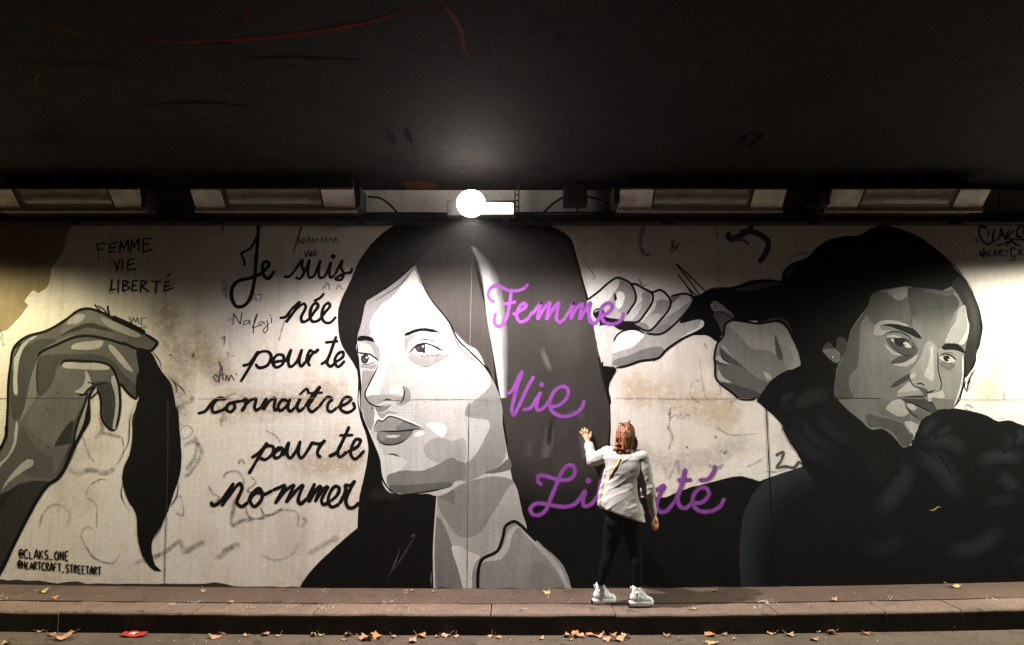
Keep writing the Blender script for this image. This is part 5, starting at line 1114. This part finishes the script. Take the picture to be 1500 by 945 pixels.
# shoes
def shoe(base, yaw):
    """chunky white high-top, toe along +x before turning"""
    M_ = Matrix.Translation(base) @ Matrix.Rotation(yaw, 4, 'Z') @ Matrix.Diagonal((0.80, 0.80, 0.86, 1))
    up = bmesh.new()
    ellipsoid(up, (-0.06, 0, 0.085), (0.062, 0.044, 0.055)); capsule(up, (-0.055, 0, 0.08), 0.050, (-0.052, 0, 0.175), 0.046)
    capsule(up, (-0.02, 0, 0.085), 0.046, (0.085, 0, 0.056), 0.036); ellipsoid(up, (0.092, 0, 0.055), (0.045, 0.042, 0.030)); capsule(up, (-0.03, 0, 0.14), 0.036, (0.045, 0, 0.080), 0.034)
    bmesh.ops.transform(up, matrix=M_, verts=up.verts)
    u = fuse('shoe', up, 0.0055, MAT['shoe_canvas'], her, 2)
    def sub(n_, b_, mt):
        bmesh.ops.recalc_face_normals(b_, faces=b_.faces); bmesh.ops.transform(b_, matrix=M_, verts=b_.verts)
        o = bm_obj(n_, b_, mt, None, True); o.parent = u; o.matrix_parent_inverse = u.matrix_parent_inverse.copy()
        o.matrix_parent_inverse = Matrix.Identity(4); o.matrix_basis = Matrix.Identity(4)
        return o
    b_ = bmesh.new(); rg = []
    for z, s_ in ((0.006, 0.95), (0.0065, 1.0), (0.030, 1.03), (0.046, 1.0), (0.050, 0.94)):
        ring = []
        for k in range(36):
            a = 2*math.pi*k/36; x = math.cos(a); y = math.sin(a)
            w_ = 0.046 + 0.006*x
            ring.append(Vector((0.137*s_*math.copysign(abs(x)**0.75, x), w_*s_*math.copysign(abs(y)**0.75, y), z + (0.010 if x > 0.7 else 0)*(z > 0.02))))
        rg.append(ring)
    loft(b_, rg); sub('sole', b_, MAT['shoe_rubber'])
    b_ = bmesh.new(); rg = []
    for z, s_ in ((0.0, 0.93), (0.001, 0.98), (0.0058, 0.98)):
        rg.append([Vector((0.137*s_*math.copysign(abs(math.cos(2*math.pi*k/36))**0.75, math.cos(2*math.pi*k/36)), 0.047*s_*math.copysign(abs(math.sin(2*math.pi*k/36))**0.75, math.sin(2*math.pi*k/36)), z)) for k in range(36)])
    loft(b_, rg); sub('outsole', b_, MAT['black_rubber'])
    b_ = bmesh.new(); add_box(b_, -0.1455, -0.1365, -0.030, 0.030, 0.004, 0.046); bevel(b_, 0.002, 1); sub('heel_patch', b_, MAT['black_rubber'])
    b_ = bmesh.new(); tube(b_, [Vector((-0.100, 0, 0.185)), Vector((-0.113, 0, 0.192)), Vector((-0.112, 0, 0.176)), Vector((-0.102, 0, 0.165))], 0.007, 6); sub('pull_loop', b_, MAT['shoe_canvas'])
    b_ = bmesh.new()
    for i in range(5):
        x, z = -0.004 + 0.014*i, 0.168 - 0.016*i; tube(b_, [Vector((x, -0.030, z - 0.006)), Vector((x + 0.012, -0.014, z + 0.006)), Vector((x + 0.014, 0.014, z + 0.006)), Vector((x, 0.030, z - 0.006))], 0.0035, 5)
    sub('laces', b_, MAT['shoe_rubber'])
    b_ = bmesh.new(); add_disc = bmesh.ops.create_cone(b_, cap_ends=True, segments=20, radius1=0.020, radius2=0.020, depth=0.004)
    bmesh.ops.transform(b_, matrix=Matrix.Translation((-0.055, -0.0485, 0.135)) @ Matrix.Rotation(math.radians(90), 4, 'X'), verts=b_.verts); sub('ankle_patch', b_, MAT['shoe_rubber'])
    b_ = bmesh.new(); vs = []
    for k in range(10):
        r_ = 0.012 if k % 2 == 0 else 0.005; a = math.pi/2 + math.pi*k/5; vs.append(b_.verts.new((-0.055 + r_*math.cos(a), -0.0512, 0.135 + r_*math.sin(a))))
    ce = b_.verts.new((-0.055, -0.0525, 0.135))
    for k in range(10): b_.faces.new((ce, vs[k], vs[(k+1) % 10]))
    sub('star_mark', b_, MAT['black_rubber'])
    return u
shoe(foot_l + Vector((0.01, 0.0, 0.0015)), math.radians(12)); shoe(foot_r + Vector((0.0, 0.0, 0.0055)), math.radians(6))
# shoulder strap of a bag worn in front
bm = bmesh.new()
from mathutils.bvhtree import BVHTree
bv = BVHTree.FromPolygons([v.co.copy() for v in jacket_ob.data.vertices], [tuple(p_.vertices) for p_ in jacket_ob.data.polygons])
sp = []
for px, py in ((908, 672), (905, 678), (902, 684), (898.5, 690), (895.5, 695), (892.5, 699.5)):
    d_ = (W(px, py, 0.5) - cam.location).normalized(); hit = bv.ray_cast(cam.location, d_)
    sp.append((hit[0] if hit[0] is not None else W(px, py, 0.6)) - d_*0.004)
sp = smooth_path(sp, 6); prev = None
for p_ in sp:
    a = bm.verts.new(p_ + Vector((-0.008, -0.003, -0.006))); b = bm.verts.new(p_ + Vector((0.008, -0.003, 0.006))); c_ = bm.verts.new(p_ + Vector((0.008, 0.003, 0.006))); d_ = bm.verts.new(p_ + Vector((-0.008, 0.003, -0.006)))
    if prev:
        for i in range(4): bm.faces.new((prev[i], (a, b, c_, d_)[i], (a, b, c_, d_)[(i+1) % 4], prev[(i+1) % 4]))
    prev = (a, b, c_, d_)
bmesh.ops.recalc_face_normals(bm, faces=bm.faces)
tag(bm_obj('bag_strap', bm, MAT['strap_yellow']), 'thin yellow bag strap slung across the back of the pale jacket', 'strap')

# ------------------------------------------------------------------ fallen leaves and litter
def leaf(px, py, size, mat, label, road=True, curl=0.35, yaw=None, lobes=5):
    base = onfoot(px, py, (-KERB_H + 0.004) if road else 0.004)
    yaw = random.uniform(0, 6.28) if yaw is None else yaw
    root_v = []; faces = []; n = 30; R = size * 0.52
    ring1, ring2 = [], []
    ph = random.uniform(0, 6); cu = curl * random.uniform(0.7, 1.3); ax = random.uniform(0, 3.14)
    def zf(x, y):
        u = x*math.cos(ax) + y*math.sin(ax); v = -x*math.sin(ax) + y*math.cos(ax)
        return cu*(u*u)/R*1.6 - cu*0.5*v*v/R + R*0.14*noise.noise(Vector((x*3/R + ph, y*3/R, ph)))
    v = [(0, 0, zf(0, 0))]
    for k in range(n):
        a = 2*math.pi*k/n
        r_ = R*(0.62 + 0.34*abs(math.cos(a*lobes/2))**1.5 + 0.10*math.cos(a) + 0.09*noise.noise(Vector((math.cos(a)*2.5, math.sin(a)*2.5, ph))) + (0.05 if k % 2 else -0.05))
        for f_ in (0.5, 1.0):
            x, y = r_*f_*math.cos(a), r_*f_*0.8*math.sin(a); v.append((x, y, zf(x, y)))
    for k in range(n):
        a0, b0 = 1 + 2*k, 2 + 2*k; a1, b1 = 1 + 2*((k+1) % n), 2 + 2*((k+1) % n)
        faces += [(0, a0, a1), (a0, b0, b1, a1)]
    zmin = min(q_[2] for q_ in v)
    v = [(x, y, z - zmin + 0.003) for x, y, z in v]
    # underside, so the blade has thickness
    m_ = len(v); v += [(x, y, z - 0.0018) for x, y, z in v]; faces += [tuple(m_ + i for i in reversed(f_)) for f_ in faces]
    for k in range(n): b0, b1 = 2 + 2*k, 2 + 2*((k+1) % n); faces.append((b0, b0 + m_, b1 + m_, b1))
    s0 = len(v); L = R*0.9                                   # stalk
    for i in range(4):
        x = -R*0.5 - L*i/3; z = 0.006 + 0.010*i
        v += [(x, -0.0016, z), (x, 0.0016, z), (x, 0, z + 0.003)]
    for i in range(3):
        for k in range(3): a = s0 + 3*i + k; b = s0 + 3*i + (k+1) % 3; faces.append((a, b, b + 3, a + 3))
    o = mesh_obj('fallen_leaf', v, faces, MAT[mat], None, True); o.location = base; o.rotation_euler = (random.uniform(-0.1, 0.1), random.uniform(-0.1, 0.1), yaw)
    tag(o, label, 'leaf', 'fallen leaves on the footway' if not road else 'fallen leaves in the gutter')
Y, O_, T_, Bn, G_ = 'leaf_yellow', 'leaf_orange', 'leaf_tan', 'leaf_brown', 'leaf_green'
for px, py, s_, m_, lab in (
  (62, 868, .085, Y, 'yellow leaf on the footway below the two handles, nearer the wall'), (80, 876.5, .075, O_, 'orange leaf on the footway below the two handles, nearer the kerb'),
  (298, 866, .07, T_, 'tan leaf against the wall left of the black coat'), (337, 883, .06, T_, 'small tan leaf lying on the footway seam left of the black coat'), (636, 867, .05, T_, 'small tan leaf against the wall under the painted neck'),
  (801, 868.5, .095, Y, 'pale yellow leaf at the wall under the painted collar'), (1017, 892, .045, Y, 'small yellow leaf inside the shadow of the person'), (1048, 866.5, .05, T_, 'small leaf at the wall beyond the person\'s shadow'),
  (1221, 879.5, .075, T_, 'narrow tan leaf on the right part of the footway'), (1397, 860, .11, Y, 'large yellow-brown leaf at the wall under the dark jacket'), (604, 866, .035, T_, 'tiny leaf at the wall beside the painted neck edge')):
    leaf(px, py, s_, m_, lab, False)
for px, py, s_, m_, lab in (
  (60, 926, .07, G_, 'thin olive leaf at the kerb, leftmost in the gutter'), (74, 931, .085, Bn, 'brown leaf overlapping the big tan leaf left of the red wrapper'), (90, 936, .16, T_, 'biggest tan leaf left of the red wrapper'), (112, 925, .105, Bn, 'curled brown leaf standing against the kerb left of the red wrapper'),
  (8, 944, .08, Y, 'yellow leaf in the bottom left corner'), (316, 934, .11, T_, 'broad tan leaf lying flat left of the painted coat corner'), (326, 928, .075, T_, 'tan leaf leaning on the kerb behind the broad flat one'), (361, 931.5, .065, T_, 'small tan leaf third right of the red wrapper'),
  (388, 930, .09, O_, 'dark edged orange leaf at the kerb below the painted coat corner'), (408, 932, .05, T_, 'little tan leaf just right of the dark edged orange leaf'), (459, 931, .075, G_, 'left of the two greenish leaves at a kerb joint'), (470, 931, .06, G_, 'right of the two greenish leaves at a kerb joint'),
  (510, 931, .09, O_, 'orange leaf above a small dark curled leaf'), (505, 938, .06, Bn, 'small dark curled leaf below an orange leaf'), (535, 937, .13, T_, 'long flat tan leaf left of its overlapping neighbour'), (552, 934, .12, O_, 'long orange leaf overlapping the long flat tan one'), (576, 933.5, .05, T_, 'small pale leaf right of the long overlapping pair'),
  (616, 933, .105, O_, 'upright orange leaf under the left side of the painted neck'), (604, 941, .09, T_, 'flat tan leaf at the bottom edge under the painted neck'), (640, 933, .04, T_, 'tiny tan leaf between two larger ones under the neck'), (654, 932, .09, T_, 'tan leaf at the kerb under the painted neck centre'), (668, 933, .06, T_, 'small tan leaf touching the one under the neck centre'),
  (719, 933, .06, T_, 'left leaf of the dark pair under the painted collar'), (730, 934.5, .065, Bn, 'right leaf of the dark pair under the painted collar'), (793, 936, .055, T_, 'lone small leaf in the road under the Vie lettering'), (830, 932, .08, T_, 'leftmost leaf of the long row left of the person\'s feet'),
  (842, 932.5, .10, O_, 'second leaf of the long row left of the person\'s feet'), (836, 937.5, .05, G_, 'dark green leaf below the long row by the person'), (852, 933, .08, T_, 'third leaf of the long row, pale and creased'), (866, 931.5, .085, O_, 'upright leaf in the middle of the long row'), (877, 933, .09, T_, 'tan leaf just below the person\'s left shoe'), (889, 937, .10, T_, 'flat tan leaf in front of the long row\'s right half'), (898, 932, .08, Bn, 'dark leaf behind the right end of the long row'),
  (906, 938, .11, T_, 'front leaf at the right end of the long row'), (916, 933, .09, Y, 'yellowish leaf ending the long row under the right shoe'), (977, 932, .07, O_, 'lone orange leaf right of the person\'s right shoe'), (1040, 931, .115, O_, 'long orange leaf in the gutter under the shadow tip'), (1062, 930.5, .06, Bn, 'small brown leaf right of the long orange leaf'), (1043, 943.5, .11, Y, 'yellow leaf cut by the bottom edge right of centre'),
  (1131, 929, .075, T_, 'left leaf of the trio at the stained kerb joint'), (1142, 925.5, .08, Bn, 'brown upright leaf of the trio at the stained kerb joint'), (1156, 931, .09, T_, 'right leaf of the trio at the stained kerb joint'), (1075, 937, .04, T_, 'tiny pale leaf in the road near the yellow cut leaf'), (1197, 926, .06, T_, 'leaf at the kerb left of the curled pair'), (1194, 938, .08, T_, 'leaf on the road below the curled pair'), (1218, 928, .10, Bn, 'curled brown leaf with a pale edge under the dark coat'), (1269, 929, .075, Bn, 'reddish brown curled leaf under the dark sleeve'),
  (1323, 923.5, .045, G_, 'tiny greenish leaf at the kerb under the painted chin'), (1394, 921.5, .08, T_, 'pale leaf with notched edge in the right gutter'), (1451, 919, .085, G_, 'greenish leaf at the kerb near the right edge'), (1405, 919.5, .035, T_, 'tiny leaf beside the notched pale leaf')):
    leaf(px, py, s_, m_, lab, True)
# red wrapper
wb = onfoot(196, 931, -KERB_H + 0.004)
wrp = thing('food_wrapper', 'flattened red wrapper with a white mark in the left gutter', 'wrapper', tuple(wb))
v = []; fcs = []; nx, ny = 18, 6
for j in range(ny+1):
    for i in range(nx+1):
        x = (i/nx - 0.5)*0.205; y = (j/ny - 0.5)*0.10*(1 - 0.35*(2*i/nx-1)**4)
        v.append((x, y, 0.012 + 0.55*x*x + 0.010*noise.noise(Vector((x*30, y*30, 2))) + 0.10*y))
m_ = len(v)
for j in range(ny):
    for i in range(nx): a = j*(nx+1)+i; fcs.append((a, a+1, a+nx+2, a+nx+1))
v += [(x, y, z - 0.003) for x, y, z in v]; fcs += [tuple(m_ + i for i in reversed(q_)) for q_ in fcs]
mesh_obj('film', v, fcs, MAT['wrapper_red'], wrp, True)
bm = bmesh.new(); sw = [(-0.03, -0.028), (-0.008, -0.010), (0.012, -0.030), (0.004, 0.005), (0.03, 0.012), (-0.012, 0.022), (-0.035, 0.006)]
bm.faces.new([bm.verts.new((x, y, 0.012 + 0.55*x*x + 0.010*noise.noise(Vector((x*30, y*30, 2))) + 0.10*y + 0.006)) for x, y in sw]); bmesh.ops.recalc_face_normals(bm, faces=bm.faces)
bm_obj('white_mark', bm, MAT['wrapper_white'], wrp)
# grit and crumbs: nobody could count it
v = []; fcs = []
def crumb(c0, r):
    b = len(v)
    for d_ in ((1,0,0),(-1,0,0),(0,1,0),(0,-1,0),(0,0,1),(0,0,-1)): v.append(tuple(c0[i] + d_[i]*r*random.uniform(0.6, 1.3) for i in range(3)))
    for f_ in ((0,2,4),(2,1,4),(1,3,4),(3,0,4),(2,0,5),(1,2,5),(3,1,5),(0,3,5)): fcs.append(tuple(b + i for i in f_))
for i in range(330):
    px = random.uniform(-20, 1520); py = random.choice((random.uniform(866, 897), random.uniform(866, 897), random.uniform(933, 950)))
    g_ = onfoot(px, py, 0.004 if py < 920 else -KERB_H + 0.006); crumb(g_ + Vector((0, 0, 0.002)), random.choice((0.002, 0.0025, 0.003, 0.004)))
for cx, cy, n_ in ((250, 885, 12), (285, 883, 10), (5, 877, 6), (430, 887, 10), (475, 890, 14), (565, 882, 8), (365, 892, 6), (600, 865, 8), (480, 865, 8), (1120, 882, 30), (1110, 890, 12), (1300, 876, 6), (1450, 878, 8), (765, 892, 4), (585, 893, 8), (890, 880, 5)):
    for _ in range(n_): g_ = onfoot(cx + random.gauss(0, 7), cy + random.gauss(0, 1.5), 0.004); crumb(g_ + Vector((0, 0, 0.003)), random.uniform(0.003, 0.006))
tag(mesh_obj('grit', v, fcs, MAT['grit']), 'pale grit and crumbs scattered on the footway and road', 'grit', kind='stuff')

# ------------------------------------------------------------------ scattering volume added for a glow round the lamp
hz = bpy.data.materials.new('glow_volume'); hz.use_nodes = True
nt = hz.node_tree; nt.nodes.remove(nt.nodes['Principled BSDF'])
vol = nt.nodes.new('ShaderNodeVolumePrincipled'); vol.inputs['Color'].default_value = (0.9, 0.88, 0.88, 1); vol.inputs['Density'].default_value = 0.0028
vol.inputs['Anisotropy'].default_value = 0.35
nt.links.new(vol.outputs[0], nt.nodes['Material Output'].inputs['Volume'])
bm = bmesh.new(); add_box(bm, X0 - 0.5, X1 + 0.5, -15.5, 0.6, -1.3, CEIL_Z + 0.8); bmesh.ops.recalc_face_normals(bm, faces=bm.faces)
tag(bm_obj('glow_haze', bm, hz), kind='stuff')
